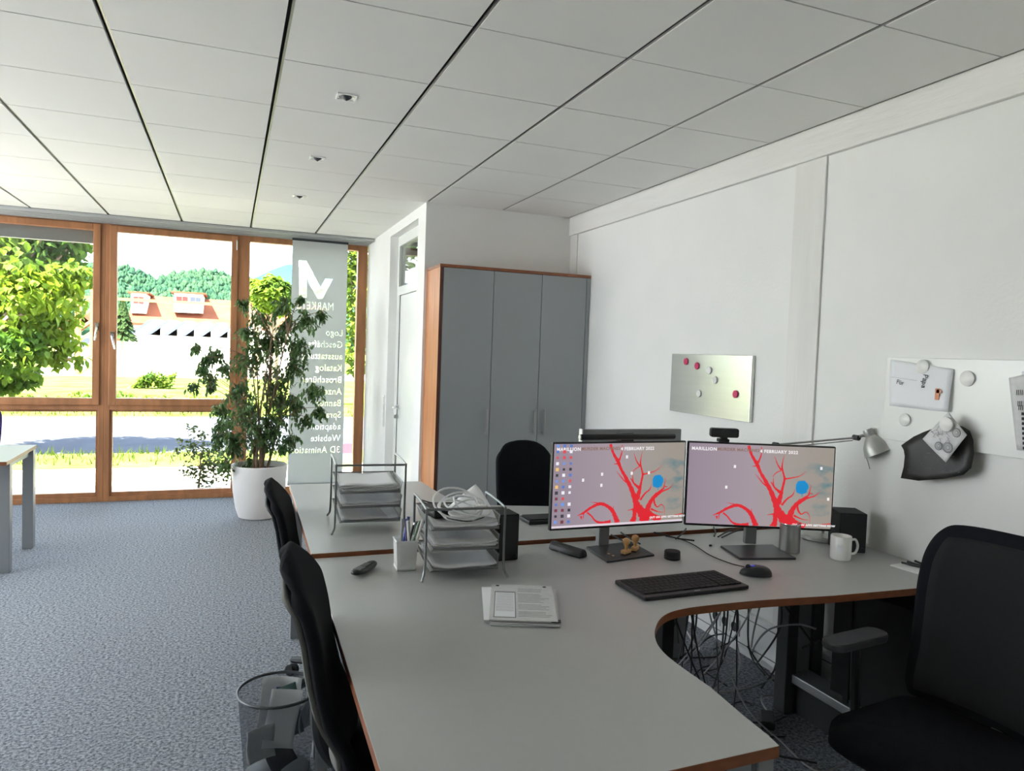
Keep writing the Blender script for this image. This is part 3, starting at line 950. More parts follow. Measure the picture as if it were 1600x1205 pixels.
# shrub outside, low behind the pot
cl = []
for (px, py, rp) in ((305, 700, 18), (300, 672, 8), (330, 715, 22), (345, 690, 12), (295, 735, 12), (325, 745, 20), (350, 735, 20), (282, 690, 6), (277, 708, 6), (310, 750, 14), (318, 680, 8)):
    p = at(px, py, y=8.75); cl.append((p.x, p.y, max(0.08, p.z), rp*8.75/F_PX))
leafy('garden_shrub', 'loose olive green shrub growing outside, left of the plant pot', 'shrub', (-0.35, 8.75, -0.08), cl, 850, 0.045, M['tree_leaf2'], ((-0.3, 8.75, -0.06), 0.012), 8, (-1.3, 0.6))
# tree seen in the narrow strip at the right
cl = []
for (px, py, rp) in ((552, 420, 26), (548, 470, 26), (556, 510, 24), (546, 550, 18), (556, 575, 16), (575, 440, 40), (585, 520, 36), (600, 380, 60), (535, 400, 26)):
    p = at(px, py, y=15); cl.append((p.x, p.y, p.z, rp*15/F_PX))
leafy('birch_tree', 'yellow green tree seen in the narrow window strip right of the banner', 'tree', (3.4, 15, -0.16), cl, 3600, 0.12, M['tree_leaf'], ((3.4, 15, -0.2), 0.1), 11)
# trees beyond, right of the middle mullion
for (px, py, rp, yy, lab, sd_) in ((425, 455, 26, 34, 'round light green tree in the distance right of the centre mullion', 21), (397, 450, 14, 40, 'small green tree in the distance just right of the centre mullion', 22)):
    p = at(px, py, y=yy); r0 = rp*yy/F_PX
    cl = [(p.x+r0*dx, p.y+r0*dy, p.z+r0*dz, r0*0.6) for dx, dy, dz in ((0, 0, 0.4), (-.5, 0, 0), (.5, 0, .1), (0, -.4, -.3), (-.3, .3, -.6), (.4, 0, -.7))]
    leafy('garden_tree', lab, 'tree', (p.x, p.y, -0.8), cl, 2600, 0.3, M['tree_leaf'], ((p.x, p.y, -1.0), 0.2), sd_)
# conifer left of the long building
p = at(192, 480, y=48)
c = MB(); rn = random.Random(4); zc = at(192, 512, y=48).z+1.1
for k in range(16):
    z = zc+k*0.15; rr = 0.85*(1-k/17)
    for j in range(14):
        a = rn.uniform(0, 2*PI); q = Vector((rr*math.cos(a), rr*math.sin(a), z-0.25))
        c.add([(0, 0, z+0.25), (q.x-0.12*math.sin(a), q.y+0.12*math.cos(a), q.z), (q.x*1.1, q.y*1.1, q.z-0.1), (q.x+0.12*math.sin(a), q.y-0.12*math.cos(a), q.z)], [(0, 1, 2, 3)])
o = empty('conifer', (p.x, 48, -1.6)); tag(o, 'small dark conifer beside the long tiled roof', 'tree')
f = c.build('foliage', mat('conifer_green', (40, 54, 30), 0.9, spec=0.0), o); f['kind'] = 'stuff'
MB().tube([(0, 0, 0), (0, 0, zc+2.3)], 0.1, 8, r2=0.03).build('trunk', M['bark'], o)
# low sunlit hedge on the bank
cl = []
for px in range(-30, 380, 26):
    p = at(px, 628, y=19.5); cl.append((p.x, 19.5+random.uniform(-.5, .5), 0.05, random.uniform(0.18, 0.34)))
leafy('bank_bushes', 'row of low yellow green bushes on the grass bank across the road', 'bushes', (-2, 19.5, -0.1), cl, 2600, 0.09, M['tree_leaf'], None, 31)
cl = []
for (px, py, rp) in ((225, 595, 10), (240, 590, 12), (258, 596, 12), (215, 603, 8), (272, 585, 5)):
    p = at(px, py, y=24); cl.append((p.x, 24, p.z, rp*24/F_PX))
leafy('yard_bush', 'low green bush in the sunlit yard seen through the middle window', 'shrub', (-4.0, 24, -0.2), cl, 1000, 0.1, M['tree_leaf'], ((-4.0, 24, -0.3), 0.03), 33)


# long building with the tiled roof and dormers
def B(px, py, y): return at(px, py, y=y)


YB1 = 75.0
p0, p1 = B(150, 520, YB1), B(450, 520, YB1)
bl = empty('long_house', ((p0.x+p1.x)/2, YB1+5, -1.8)); tag(bl, 'long house with a terracotta tiled roof and two dormers beyond the yard', 'building')
o_ = bl.location
zr = B(250, 474, YB1+4).z; ze = B(250, 503, YB1).z
x0, x1 = p0.x+3.0, p1.x+3
c = MB()
c.box(x0-o_.x, x1-o_.x, -5, 5, 0, ze+1.8)
c.build('wall', M['render_wall'], bl)
c = MB()
for k in (-1, 1):
    c.add([(x0-0.5-o_.x, k*5.6, ze-0.3+1.8), (x1+0.5-o_.x, k*5.6, ze-0.3+1.8), (x1+0.5-o_.x, 0, zr+1.8+0.6), (x0-0.5-o_.x, 0, zr+1.8+0.6)], [(0, 1, 2, 3)])
c.build('roof', M['roof_tile'], bl, solid=0.25)
for (a, b_, win) in ((205, 228, ((0.15, 0.48), (0.52, 0.85))), (272, 317, ((0.08, 0.27), (0.29, 0.47), (0.56, 0.73), (0.75, 0.92)))):
    q0, q1 = B(a, 458, YB1+0.6), B(b_, 480, YB1+0.6)
    d = MB().box(q0.x-o_.x, q1.x-o_.x, -4.4, 0.5, q1.z-0.6+1.8, q0.z+1.8).build('dormer', M['render_wall'], bl)
    MB().box(q0.x-0.25-o_.x, q1.x+0.25-o_.x, -4.8, 0.8, q0.z+1.8, q0.z+0.15+1.8).build('dormer_roof', M['roof_tile'], d)
    for n_, (u0, u1) in enumerate(win):
        wd_ = q1.x-q0.x; hh = q0.z-q1.z
        MB().box(q0.x+wd_*u0-o_.x, q0.x+wd_*u1-o_.x, -4.46, -4.38, q1.z+hh*0.22+1.8, q1.z+hh*0.75+1.8).build('window', M['shutter'] if n_ < 2 else M['solar'], d)
# workshop with skylights in front of it
YB2 = 62.0
q0, q1 = B(183, 525, YB2), B(400, 525, YB2)
ws = empty('workshop_hall', ((q0.x+q1.x)/2, YB2+3, -1.8)); tag(ws, 'white workshop hall with a row of slanted roof lights in front of the long house', 'building')
o_ = ws.location
MB().box(q0.x-o_.x, q1.x-o_.x, -3, 3, 0, q0.z+1.8).build('wall', M['render_wall'], ws)
MB().box(q0.x-0.3-o_.x, q1.x+0.3-o_.x, -3.3, 3.2, q0.z+1.8, q0.z+1.95).build('roof', M['render_wall'], ws)
zt = q0.z+1.95
for k in range(7):
    px = 203+27*k
    a = B(px, 520, YB2)
    xx = a.x-o_.x
    s_ = MB().add([(xx, -3, zt), (xx+2.1, -3, zt), (xx+2.1, 2.5, zt), (xx, 2.5, zt), (xx+1.4, -3, zt+1.2), (xx+2.1, -3, zt+1.2), (xx+2.1, 2.5, zt+1.2), (xx+1.4, 2.5, zt+1.2)],
                  [(0, 1, 2, 3), (4, 5, 6, 7), (0, 4, 7, 3), (1, 5, 6, 2), (0, 1, 5, 4), (3, 2, 6, 7)]).build('roof_light', M['render_wall'], ws)
    MB().add([(xx-0.1, -3.05, zt+0.05), (xx+0.25, -3.05, zt+0.05), (xx+1.6, -3.05, zt+1.15), (xx+1.3, -3.05, zt+1.15)], [(0, 1, 2, 3)]).build('dark_glazing', M['solar'], s_, solid=0.06)
# small dark roofed barn behind the linden, left
q0, q1 = B(108, 502, 50), B(148, 525, 50)
bn2 = empty('barn', ((q0.x+q1.x)/2, 53, -1.8)); tag(bn2, 'small barn with a brown gable roof at the right of the linden tree', 'building')
o_ = bn2.location; wd_ = (q1.x-q0.x)
MB().box(-wd_, wd_, -3, 3, 0, q1.z+1.8).build('wall', M['render_wall'], bn2)
c = MB()
zb = q1.z+1.8; za = B(108, 488, 50).z+1.8
for k in (-1, 1): c.add([(k*(wd_+0.4), -3.4, zb-0.2), (0, -3.4, za), (0, 3.4, za), (k*(wd_+0.4), 3.4, zb-0.2)], [(0, 1, 2, 3)])
c.build('roof', M['roof_tile'], bn2, solid=0.15)
MB().box(-wd_*0.7, wd_*0.8, -3.06, -2.98, zb-1.0, zb-0.15).build('dark_opening', M['solar'], bn2)
# yellow scaffold tower by the linden
q = B(134, 490, 44)
sc_ = empty('scaffold_tower', (q.x, 44, -1.5)); tag(sc_, 'yellow lattice scaffold tower between the linden and the window frame', 'scaffold')
zt = B(134, 452, 44).z+1.5
for k, (dx, dy) in enumerate(((-0.35, -0.35), (0.35, -0.35), (-0.35, 0.35), (0.35, 0.35))):
    MB().box(dx-0.08, dx+0.08, dy-0.08, dy+0.08, 0, zt).build('pole', M['crane'], sc_)
c = MB()
k = 0; z = 0.5
while z < zt-0.6:
    c.tube([(-0.35, -0.35, z), (0.35, -0.35, z+0.55)], 0.04, 5).tube([(-0.35, 0.35, z), (0.35, 0.35, z+0.55)], 0.04, 5)
    z += 0.6
lt_ = c.build('lattice', M['crane'], sc_); lt_['kind'] = 'stuff'
MB().box(-0.5, 12.5, -0.06, 0.06, zt-0.5, zt-0.35).build('jib', M['crane'], sc_)
# poster stand outside, right of the banner
pst = empty('poster_stand', (1.50, 9.3, -0.08)); tag(pst, 'small outdoor poster stand showing blue and pink, right of the banner', 'poster stand')
za, zb = B(541, 676, 9.3).z+0.08, B(541, 732, 9.3).z+0.08
MB().box(-0.24, 0.0, -0.012, 0.012, zb-0.02, za+0.02).build('frame', M['alu'], pst)
zz = [zb, zb+(za-zb)*0.2, zb+(za-zb)*0.42, zb+(za-zb)*0.7, za]
for k, col in enumerate(((120, 130, 90), (96, 130, 170), (110, 76, 92), (110, 124, 160))):
    MB().box(-0.225, -0.015, -0.016, -0.012, zz[k], zz[k+1]).build('poster_field', mat('poster%d' % k, col, 0.6), pst)
for dx in (-0.22, -0.02): MB().box(dx-0.01, dx+0.01, -0.01, 0.25, 0, 0.02).box(dx-0.01, dx+0.01, -0.01, 0.01, 0, zb).build('leg', M['alu'], pst)

# hills with forest
ridge = [(100, 400), (180, 403), (207, 408), (228, 418), (243, 422), (262, 420), (275, 416), (300, 412), (325, 410), (345, 414), (363, 418), (420, 432), (450, 440), (520, 440), (600, 445)]
YH = 420.0
rp = [B(a, b_, YH) for a, b_ in ridge]
rp = [Vector((rp[0].x-160, YH, rp[0].z))]+rp+[Vector((rp[-1].x+120, YH, rp[-1].z))]


def ridge_z(x):
    for i in range(len(rp)-1):
        if rp[i].x <= x <= rp[i+1].x:
            f = (x-rp[i].x)/(rp[i+1].x-rp[i].x); return rp[i].z*(1-f)+rp[i+1].z*f
    return rp[0].z if x < rp[0].x else rp[-1].z


c = MB()
c.grid(lambda u, v: Vector((-210+360*u, 150+270*v+60*0, 1.0+(ridge_z(-210+360*u)-5.0-1)*v**1.6 + 3*math.sin(u*23+v*3)*v*(1-v)*2)), 60, 12)
hill = struct(c.build('hill_near', M['forest'], smooth=True), 'forested green hill on the horizon')
# forest canopy: uncountable
c = MB(); rn = random.Random(12)
ico = [(0, 0, 1.3), (.8, 0, .35), (.25, .76, .35), (-.65, .47, .35), (-.65, -.47, .35), (.25, -.76, .35), (.7, .5, -.5), (-.27, .8, -.5), (-.86, 0, -.5), (-.27, -.8, -.5), (.7, -.5, -.5)]
icf = [(0, 1, 2), (0, 2, 3), (0, 3, 4), (0, 4, 5), (0, 5, 1), (1, 6, 2), (2, 6, 7), (2, 7, 3), (3, 7, 8), (3, 8, 4), (4, 8, 9), (4, 9, 5), (5, 9, 10), (5, 10, 1), (1, 10, 6)]
for k in range(12000):
    u = rn.random(); v = rn.random()**0.7
    x = -210+360*u
    z = 1.0+(ridge_z(x)-5.0-1)*v**1.6 + 3*math.sin(u*23+v*3)*v*(1-v)*2
    s_ = rn.uniform(0.7, 1.9); hh = rn.uniform(0.8, 2.3)
    y = 150+270*v+rn.uniform(-4, 4)
    c.add([(x+p[0]*s_, y+p[1]*s_, z+hh*0.6+p[2]*hh*0.8) for p in ico], icf)
o = c.build('forest_trees', M['forest']); tag(o, 'dense green forest covering the hill on the horizon', 'forest', kind='stuff')
c = MB()
far = [(300, 470), (380, 440), (405, 433), (425, 423), (447, 415), (462, 414), (480, 428), (600, 440), (700, 450)]
fp = [B(a, b_, 900.0) for a, b_ in far]
n_ = len(fp)
c.add([(p.x, 900+(0), p.z+0) for p in fp]+[(p.x*0.8, 700, -5) for p in fp], [(i, i+1, n_+i+1, n_+i) for i in range(n_-1)])
struct(c.build('hill_far', M['forest_far_haze'], smooth=True, solid=2.0), 'distant hill tinted with blue haze at the right')


# ------------------------------------------------------------------ monitors
def emi(name, rgb, k=0.5):
    if name in MATS: return MATS[name]
    m_ = bpy.data.materials.new(name); m_.use_nodes = True
    b_ = m_.node_tree.nodes['Principled BSDF']
    b_.inputs['Base Color'].default_value = (0.01, 0.01, 0.01, 1)
    b_.inputs['Emission Color'].default_value = (*s2l(rgb), 1)
    b_.inputs['Emission Strength'].default_value = k
    b_.inputs['Roughness'].default_value = 0.35
    MATS[name] = m_
    return m_


# wallpaper of the two screens: mauve grey wash turning sand and teal
wp = bpy.data.materials.new('screen_wallpaper'); wp.use_nodes = True
n = wp.node_tree; b = n.nodes['Principled BSDF']
b.inputs['Base Color'].default_value = (0.01, 0.01, 0.01, 1); b.inputs['Roughness'].default_value = 0.3
tcn = n.nodes.new('ShaderNodeTexCoord'); sx3 = n.nodes.new('ShaderNodeSeparateXYZ'); n.links.new(tcn.outputs['Generated'], sx3.inputs[0])
r1 = n.nodes.new('ShaderNodeValToRGB')
els = r1.color_ramp.elements
els[0].position = 0; els[0].color = (*s2l((150, 136, 150)), 1)
els[1].position = 1; els[1].color = (*s2l((156, 148, 138)), 1)
e = els.new(0.45); e.color = (*s2l((164, 150, 158)), 1)
e = els.new(0.7); e.color = (*s2l((160, 152, 146)), 1)
n.links.new(sx3.outputs['X'], r1.inputs[0])
no = n.nodes.new('ShaderNodeTexNoise'); no.inputs['Scale'].default_value = 5; no.inputs['Detail'].default_value = 6
n.links.new(tcn.outputs['Generated'], no.inputs['Vector'])
r2 = n.nodes.new('ShaderNodeValToRGB'); r2.color_ramp.elements[0].position = 0.52; r2.color_ramp.elements[1].position = 0.66
n.links.new(no.outputs['Fac'], r2.inputs[0])
r3 = n.nodes.new('ShaderNodeValToRGB'); r3.color_ramp.elements[0].position = 0.72; r3.color_ramp.elements[1].position = 1.0
n.links.new(sx3.outputs['X'], r3.inputs[0])
mu = n.nodes.new('ShaderNodeMath'); mu.operation = 'MULTIPLY'
n.links.new(r2.outputs[0], mu.inputs[0]); n.links.new(r3.outputs[0], mu.inputs[1])
mx = n.nodes.new('ShaderNodeMixRGB'); mx.inputs[2].default_value = (*s2l((58, 120, 132)), 1)
n.links.new(mu.outputs[0], mx.inputs[0]); n.links.new(r1.outputs[0], mx.inputs[1])
n.links.new(mx.outputs[0], b.inputs['Emission Color']); b.inputs['Emission Strength'].default_value = 0.47
M['wallpaper'] = wp
RED, BLUE, WHT = emi('screen_red', (212, 40, 50)), emi('screen_blue', (22, 134, 196)), emi('screen_white', (236, 232, 234))
BRN, DRK = emi('screen_brown', (134, 104, 92)), emi('screen_dark', (96, 30, 44))

BR = [
    [(455, 238, 20), (480, 310, 18), (515, 370, 26), (540, 430, 20), (580, 500, 26), (620, 580, 32), (650, 660, 40), (672, 720, 56), (715, 780, 74), (740, 836, 96)],
    [(520, 378, 10), (500, 388, 7), (484, 386, 2)], [(540, 243, 5), (540, 300, 8), (522, 365, 14)], [(552, 500, 9), (528, 470, 5), (506, 442, 1.5)],
    [(690, 296, 2), (682, 350, 6), (680, 390, 12), (692, 440, 12), (700, 475, 16), (690, 540, 16), (680, 600, 28), (664, 660, 44)],
    [(628, 308, 2), (650, 368, 8), (676, 410, 12)], [(622, 460, 4), (644, 430, 6), (676, 412, 6)], [(700, 474, 12), (745, 464, 8), (800, 446, 5), (840, 408, 1.5)],
    [(612, 500, 6), (640, 542, 12), (676, 575, 22)], [(626, 468, 3), (630, 520, 10), (640, 545, 10)], [(540, 488, 3), (570, 520, 10), (610, 545, 12)],
    [(770, 548, 2), (758, 590, 8), (722, 622, 12), (690, 670, 16)],
    [(876, 508, 2), (866, 560, 7), (858, 590, 12), (800, 640, 24), (766, 690, 32), (746, 750, 46), (732, 836, 70)],
    [(934, 558, 2), (902, 590, 8), (850, 612, 12), (800, 650, 20)], [(802, 616, 2), (796, 665, 14)], [(890, 575, 5), (862, 570, 6)],
    [(790, 660, 14), (800, 705, 14), (822, 730, 8), (850, 712, 6), (874, 740, 4), (878, 800, 2)],
    [(772, 742, 14), (830, 768, 6), (872, 772, 2)], [(780, 782, 18), (836, 802, 7), (892, 806, 2)],
    [(243, 766, 3), (290, 742, 16), (338, 708, 18), (400, 684, 22), (450, 704, 22), (488, 740, 28), (512, 790, 32), (530, 836, 40)],
    [(268, 770, 20), (272, 795, 1.5)], [(286, 745, 10), (282, 800, 1.5)], [(310, 745, 12), (340, 772, 10), (372, 812, 12), (420, 830, 20), (480, 826, 30)],
    [(330, 668, 1.5), (365, 674, 5), (404, 684, 12)], [(496, 703, 1.5), (490, 745, 14)], [(598, 746, 2), (655, 734, 14)],
    [(640, 836, 50), (652, 792, 32), (652, 740, 30), (672, 700, 44)], [(850, 836, 50), (800, 810, 40), (756, 772, 40)], [(730, 780, 30), (700, 812, 20), (712, 836, 16)],
    [(1014, 792, 8), (960, 800, 4), (930, 806, 1)],
]


def spl(u): return (u-68)/947.0


def make_screen(root, W_, Hh, screen_obj, full):
    """ink splash wallpaper shapes on the screen plane (x to the right, z up, facing -y), origin at screen centre"""
    def q(X, Y, bow=0): return Vector((((X-68)/947.0-0.5)*W_, 0, (0.5-(Y-232)/(618.0 if full else 600.0))*Hh))
    yy = -0.0012
    c = MB()
    zmin, zmax, xmin, xmax = -Hh/2, Hh/2, -W_/2, W_/2
    for br in BR:
        pts = smooth_path([q(a, b_) for a, b_, w_ in br], 5)
        ws_ = []
        for i in range(len(br)-1):
            for k in range(5): ws_.append(br[i][2]+(br[i+1][2]-br[i][2])*k/5)
        ws_.append(br[-1][2])
        vs = []
        for i, p in enumerate(pts):
            d = pts[min(i+1, len(pts)-1)]-pts[max(i-1, 0)]
            nn = Vector((-d.z, 0, d.x)); nn = nn.normalized() if nn.length > 1e-9 else Vector((1, 0, 0))
            h_ = ws_[i]/947.0*W_*0.47*(1+0.15*math.sin(i*2.3))
            for sgn in (-1, 1):
                v = p+nn*h_*sgn
                vs.append((min(max(v.x, xmin), xmax), yy, min(max(v.z, zmin), zmax)))
        c.add(vs, [(2*i, 2*i+1, 2*i+3, 2*i+2) for i in range(len(pts)-1)])
    c.build('red_branches', RED, screen_obj)
    c = MB(); r_ = random.Random(2); ring = []
    cx, cy = 815, 530
    for k in range(40):
        a = 2*PI*k/40; rr = 1+0.16*r_.random()
        v = q(cx+38*rr*math.cos(a), cy+48*rr*math.sin(a)); ring.append((v.x, yy, v.z))
    c.add(ring, [tuple(range(40))])
    for dx, dy, rr in ((-25, -20, 10), (30, 30, 6), (5, 62, 5)):
        c.add([tuple(q(cx+dx+rr*math.cos(2*PI*k/8), cy+dy+rr*math.sin(2*PI*k/8))+Vector((0, yy*1.1, 0))) for k in range(8)], [tuple(range(8))])
    c.build('blue_blot', BLUE, screen_obj)
    # title and credit lines
    def tl(body, X, Y, size, m_, sxx=1.0):
        v = q(X, Y)
        text(body, size, m_, screen_obj, (v.x, -0.0017, v.z), (PI/2, 0, 0), extrude=0.0, scale=(sxx, 1, 1), spacing=1.12, bold=0.0006)
    tl('MARILLION', 84, 283, 0.0185, WHT)
    tl('MURDER MACHINES', 252, 281, 0.0175, BRN)
    tl('4 FEBRUARY 2022', 532, 285, 0.0180, WHT)
    tl('OUT ON APPS GETTING NOW', 765, 816, 0.011, WHT, 1.05)
    # small symbols on the desktop
    if full:
        r_ = random.Random(6)
        cols = [(90, 120, 190), (232, 232, 240), (210, 80, 90), (230, 190, 120), (120, 60, 70), (60, 60, 70), (110, 150, 220)]
        for ci in range(3):
            for ri in range(14):
                if ri == 9 and ci == 2: continue
                v = q(92+45*ci, 246+43*ri)
                col = r_.choice(cols); s_ = r_.uniform(0.0045, 0.0065)
                MB().box(v.x-s_, v.x+s_, -0.0024, -0.0014, v.z-s_, v.z+s_).build('desktop_icon', emi('icon%d' % cols.index(col), col), screen_obj)
        spots = [(404, 462), (402, 545), (578, 336), (618, 462), (745, 462), (272, 502)]
        MB().box(xmin, xmax, -0.0024, -0.0014, zmin, zmin+0.0085).build('taskbar', emi('taskbar', (214, 202, 212)), screen_obj)
    else:
        spots = [(372, 396), (935, 384), (322, 552), (990, 610)]
    for (X, Y) in spots:
        v = q(X, Y)
        MB().box(v.x-0.0045, v.x+0.0045, -0.0024, -0.0014, v.z-0.006, v.z+0.006).build('desktop_icon', WHT, screen_obj)


def monitor(label, cx, cy, yaw, zb, zt, Wm, base_px, neck_px, full, group=None):
    root = empty('monitor', (cx, cy, ZN), yaw)
    tag(root, label, 'monitor')
    z0, z1 = zb-ZN, zt-ZN
    MB().box(-Wm/2, Wm/2, 0.0, 0.022, z0, z1).build('housing', M['black'], root, bevel=0.004)
    MB().box(-Wm*0.32, Wm*0.32, 0.022, 0.05, z0+0.06, z1-0.07).build('rear_cover', M['chairshell'], root, bevel=0.012)
    mb = 0.006; mbot = 0.010
    sc_ = MB().box(-Wm/2+mb, Wm/2-mb, -0.0008, 0.0006, -(z1-z0-mb-mbot)/2, (z1-z0-mb-mbot)/2).build('screen', M['wallpaper'], root, loc=(0, -0.0003, (z0+mbot+z1-mb)/2))
    make_screen(root, Wm-2*mb, z1-z0-mb-mbot, sc_, full)
    inv = root.matrix_basis.inverted() if False else (Matrix.Translation((cx, cy, ZN)) @ Matrix.Rotation(yaw, 4, 'Z')).inverted()
    bpts = [inv @ at(a, b_, z=ZN+0.008) for a, b_ in base_px]
    bcx = sum(p.x for p in bpts)/4; bcy = sum(p.y for p in bpts)/4
    MB().prism([(p.x, p.y) for p in bpts], 0.0, 0.009).build('stand_base', M['dark_metal'], root, bevel=0.0015)
    ca_ = inv @ Vector((0, 0, CAMZ)); cb_ = inv @ at(neck_px[0], neck_px[1]-15, y=cy)
    nk = ca_ + (cb_-ca_)*((0.040-ca_.y)/(cb_.y-ca_.y))
    c = MB()
    c.box(nk.x-0.024, nk.x+0.024, nk.y, nk.y+0.03, 0.008, z0+0.16)
    c.build('stand_neck', M['grey_metal'], root, bevel=0.003)
    MB().box(nk.x-0.022, nk.x+0.022, 0.018, nk.y+0.005, z0+0.11, z0+0.15).build('stand_arm', M['grey_metal'], root)
    return root


monitor('left black monitor showing the red branching picture with rows of desktop icons', 1.478, 2.545, 0.0, 0.879, 1.226, 0.612,
        [(916, 854.6), (949, 877), (1022.6, 866.5), (985, 846)], (944, 857), True)
monitor('right black monitor showing the red branching picture, turned towards the chair', 2.066, 2.417, math.atan2(2.297-2.540, 2.345-1.787), 0.872, 1.226, 0.608,
        [(1126, 852.6), (1156, 872), (1244, 872), (1207, 851)], (1173, 857), False)
# light bar on the left monitor
lb = empty('monitor_light_bar', (1.49, 2.53, 1.245)); tag(lb, 'black round light bar clipped on top of the left monitor', 'lamp')
R_ = Matrix.Rotation(PI/2, 3, 'Y')
MB().lathe([(0.010, -0.215), (0.0118, -0.211), (0.0118, 0.211), (0.010, 0.215)], 0, -0.012, 0.004, 20, R=R_).build('bar_tube', M['black'], lb, smooth=True)
MB().lathe([(0.0095, -0.219), (0.0105, -0.2145)], 0, -0.012, 0.004, 20, R=R_).build('end_cap', M['alu'], lb, smooth=True)
MB().box(-0.03, 0.03, -0.008, 0.04, -0.018, 0.018).build('clip', M['black'], lb, bevel=0.006)
# webcam
wc = empty('webcam', (1.917, 2.475, 1.228), math.atan2(-0.243, 0.558)); tag(wc, 'black webcam perched on top of the right monitor', 'webcam')
MB().prism(rrect(-0.058, 0.058, -0.019, 0.019, 0.009), -0.012, 0.018, R=Matrix.Translation((0, 0, 0.034)).to_3x3() @ Matrix.Rotation(PI/2, 3, 'X')).build('body', M['black'], wc, bevel=0.003, loc=(0, 0, 0.040))
MB().lathe([(0.014, 0), (0.014, 0.003), (0.008, 0.0035), (0.001, 0.002)], 0, -0.018, 0.040, 20, R=Matrix.Rotation(PI/2, 3, 'X')).build('lens', M['chairshell'], wc, smooth=True)
MB().box(-0.022, 0.022, -0.012, 0.03, 0.0, 0.014).box(-0.014, 0.014, -0.01, 0.014, 0.012, 0.025).build('clip', M['black'], wc, bevel=0.003)

# far monitor seen from behind
fm = empty('monitor', (1.852, 3.10, ZF)); tag(fm, 'grey flat monitor on the rear desk seen from behind, above the left monitor', 'monitor')
MB().box(-0.28, 0.28, -0.012, 0.012, 0.10, 0.414).build('rear_cover', M['grey_metal'], fm, bevel=0.004)
MB().box(-0.282, -0.276, -0.016, 0.016, 0.098, 0.416).build('bright_edge', M['white'], fm)
MB().box(-0.275, 0.275, 0.012, 0.016, 0.105, 0.41).build('screen', M['black'], fm)
MB().box(-0.03, 0.03, -0.022, -0.012, 0.0, 0.25).build('stand_neck', M['alu'], fm, bevel=0.003)
MB().box(-0.12, 0.12, -0.08, 0.09, 0.0, 0.008).build('stand_base', M['alu'], fm, bevel=0.002)
# rear keyboard, dark, under the left monitor
rk = empty('keyboard', (1.42, 3.02, ZF)); tag(rk, 'flat black keyboard on the rear desk seen below the left monitor', 'keyboard')
MB().box(-0.16, 0.16, -0.06, 0.06, 0, 0.018).build('case', M['black'], rk, bevel=0.004)
MB().box(-0.15, 0.15, -0.05, 0.05, 0.018, 0.023).build('keys', M['black_matte'], rk)['kind'] = 'stuff'

# ------------------------------------------------------------------ keyboard and mouse
K = [at(963, 903, z=ZN+.015), at(1115, 888, z=ZN+.015), at(1173, 917, z=ZN+.015), at(1005, 937, z=ZN+.015)]
kc = (K[0]+K[1]+K[2]+K[3])/4
ka = math.atan2((K[1]-K[0]+K[2]-K[3]).y, (K[1]-K[0]+K[2]-K[3]).x)
kw = ((K[1]-K[0]).length+(K[2]-K[3]).length)/2; kd = ((K[0]-K[3]).length+(K[1]-K[2]).length)/2
kd = min(kd, 0.19)
print('kbd', kc, ka, kw, kd)
kb = empty('keyboard', (kc.x, kc.y, ZN), ka); tag(kb, 'black keyboard on the near desk in front of the two monitors', 'keyboard')
MB().prism(rrect(-kw/2, kw/2, -kd/2, kd/2, 0.008), 0.002, 0.014).build('case', M['black'], kb, bevel=0.003)
for dx in (-kw/2+0.04, kw/2-0.04): MB().box(dx-0.012, dx+0.012, kd/2-0.03, kd/2-0.015, 0.0, 0.004).build('foot', M['rubber'], kb)
key0 = None
rows = [(5, 0.72), (4, 1), (3, 1), (2, 1), (1, 1), (0, 1)]
pit = (kw-0.024)/21.5; rp_ = (kd-0.045)/6
for ri in range(6):
    xk = -kw/2+0.012
    cells = [1]*15 + [0.25] + [1]*4 if ri not in (0, 3) else ([1.2, 1.2, 1.2, 5.6, 1.2, 1.2, 1.2, 1.2] if ri == 0 else [1.6]+[1]*12+[1.4]) + [0.25]+[1]*4
    tot = sum(cells); sc1 = (kw-0.024)/tot
    for cl_ in cells:
        wk = cl_*sc1
        if cl_ > 0.5:
            yk = -kd/2+0.026+rp_*ri
            if key0 is None:
                key0 = MB().prism([(-0.5, -0.5), (0.5, -0.5), (0.5, 0.5), (-0.5, 0.5)], 0.0, 0.0035).build('key', M['black_matte'], kb)
                kk = key0
            else:
                kk = key0.copy(); COL.objects.link(kk); kk.parent = kb
            kk.location = (xk+wk/2, yk+rp_/2, 0.014); kk.scale = (wk-0.0028, rp_-0.0028, 1)
        xk += wk
text('cherry', 0.009, M['paper2'], kb, (-0.012, -kd/2+0.008, 0.0145), (0, 0, 0), extrude=0.0002)
mo_ = at(1181, 893, z=ZN+0.015)
ms = empty('computer_mouse', (mo_.x, mo_.y, ZN), ka+2.25-PI/2+0.35); tag(ms, 'black wired mouse right of the near keyboard', 'mouse')


def mouse_s(u, v):
    a = 2*PI*u
    r_ = math.cos(v*PI/2); z = math.sin(v*PI/2)
    x = 0.032*math.cos(a)*(r_**0.5)*(1-0.15*math.sin(a)); y = 0.058*math.sin(a)*(r_**0.5)
    return Vector((x, y, 0.003+0.034*z*(1-0.25*max(0, math.sin(a)))))


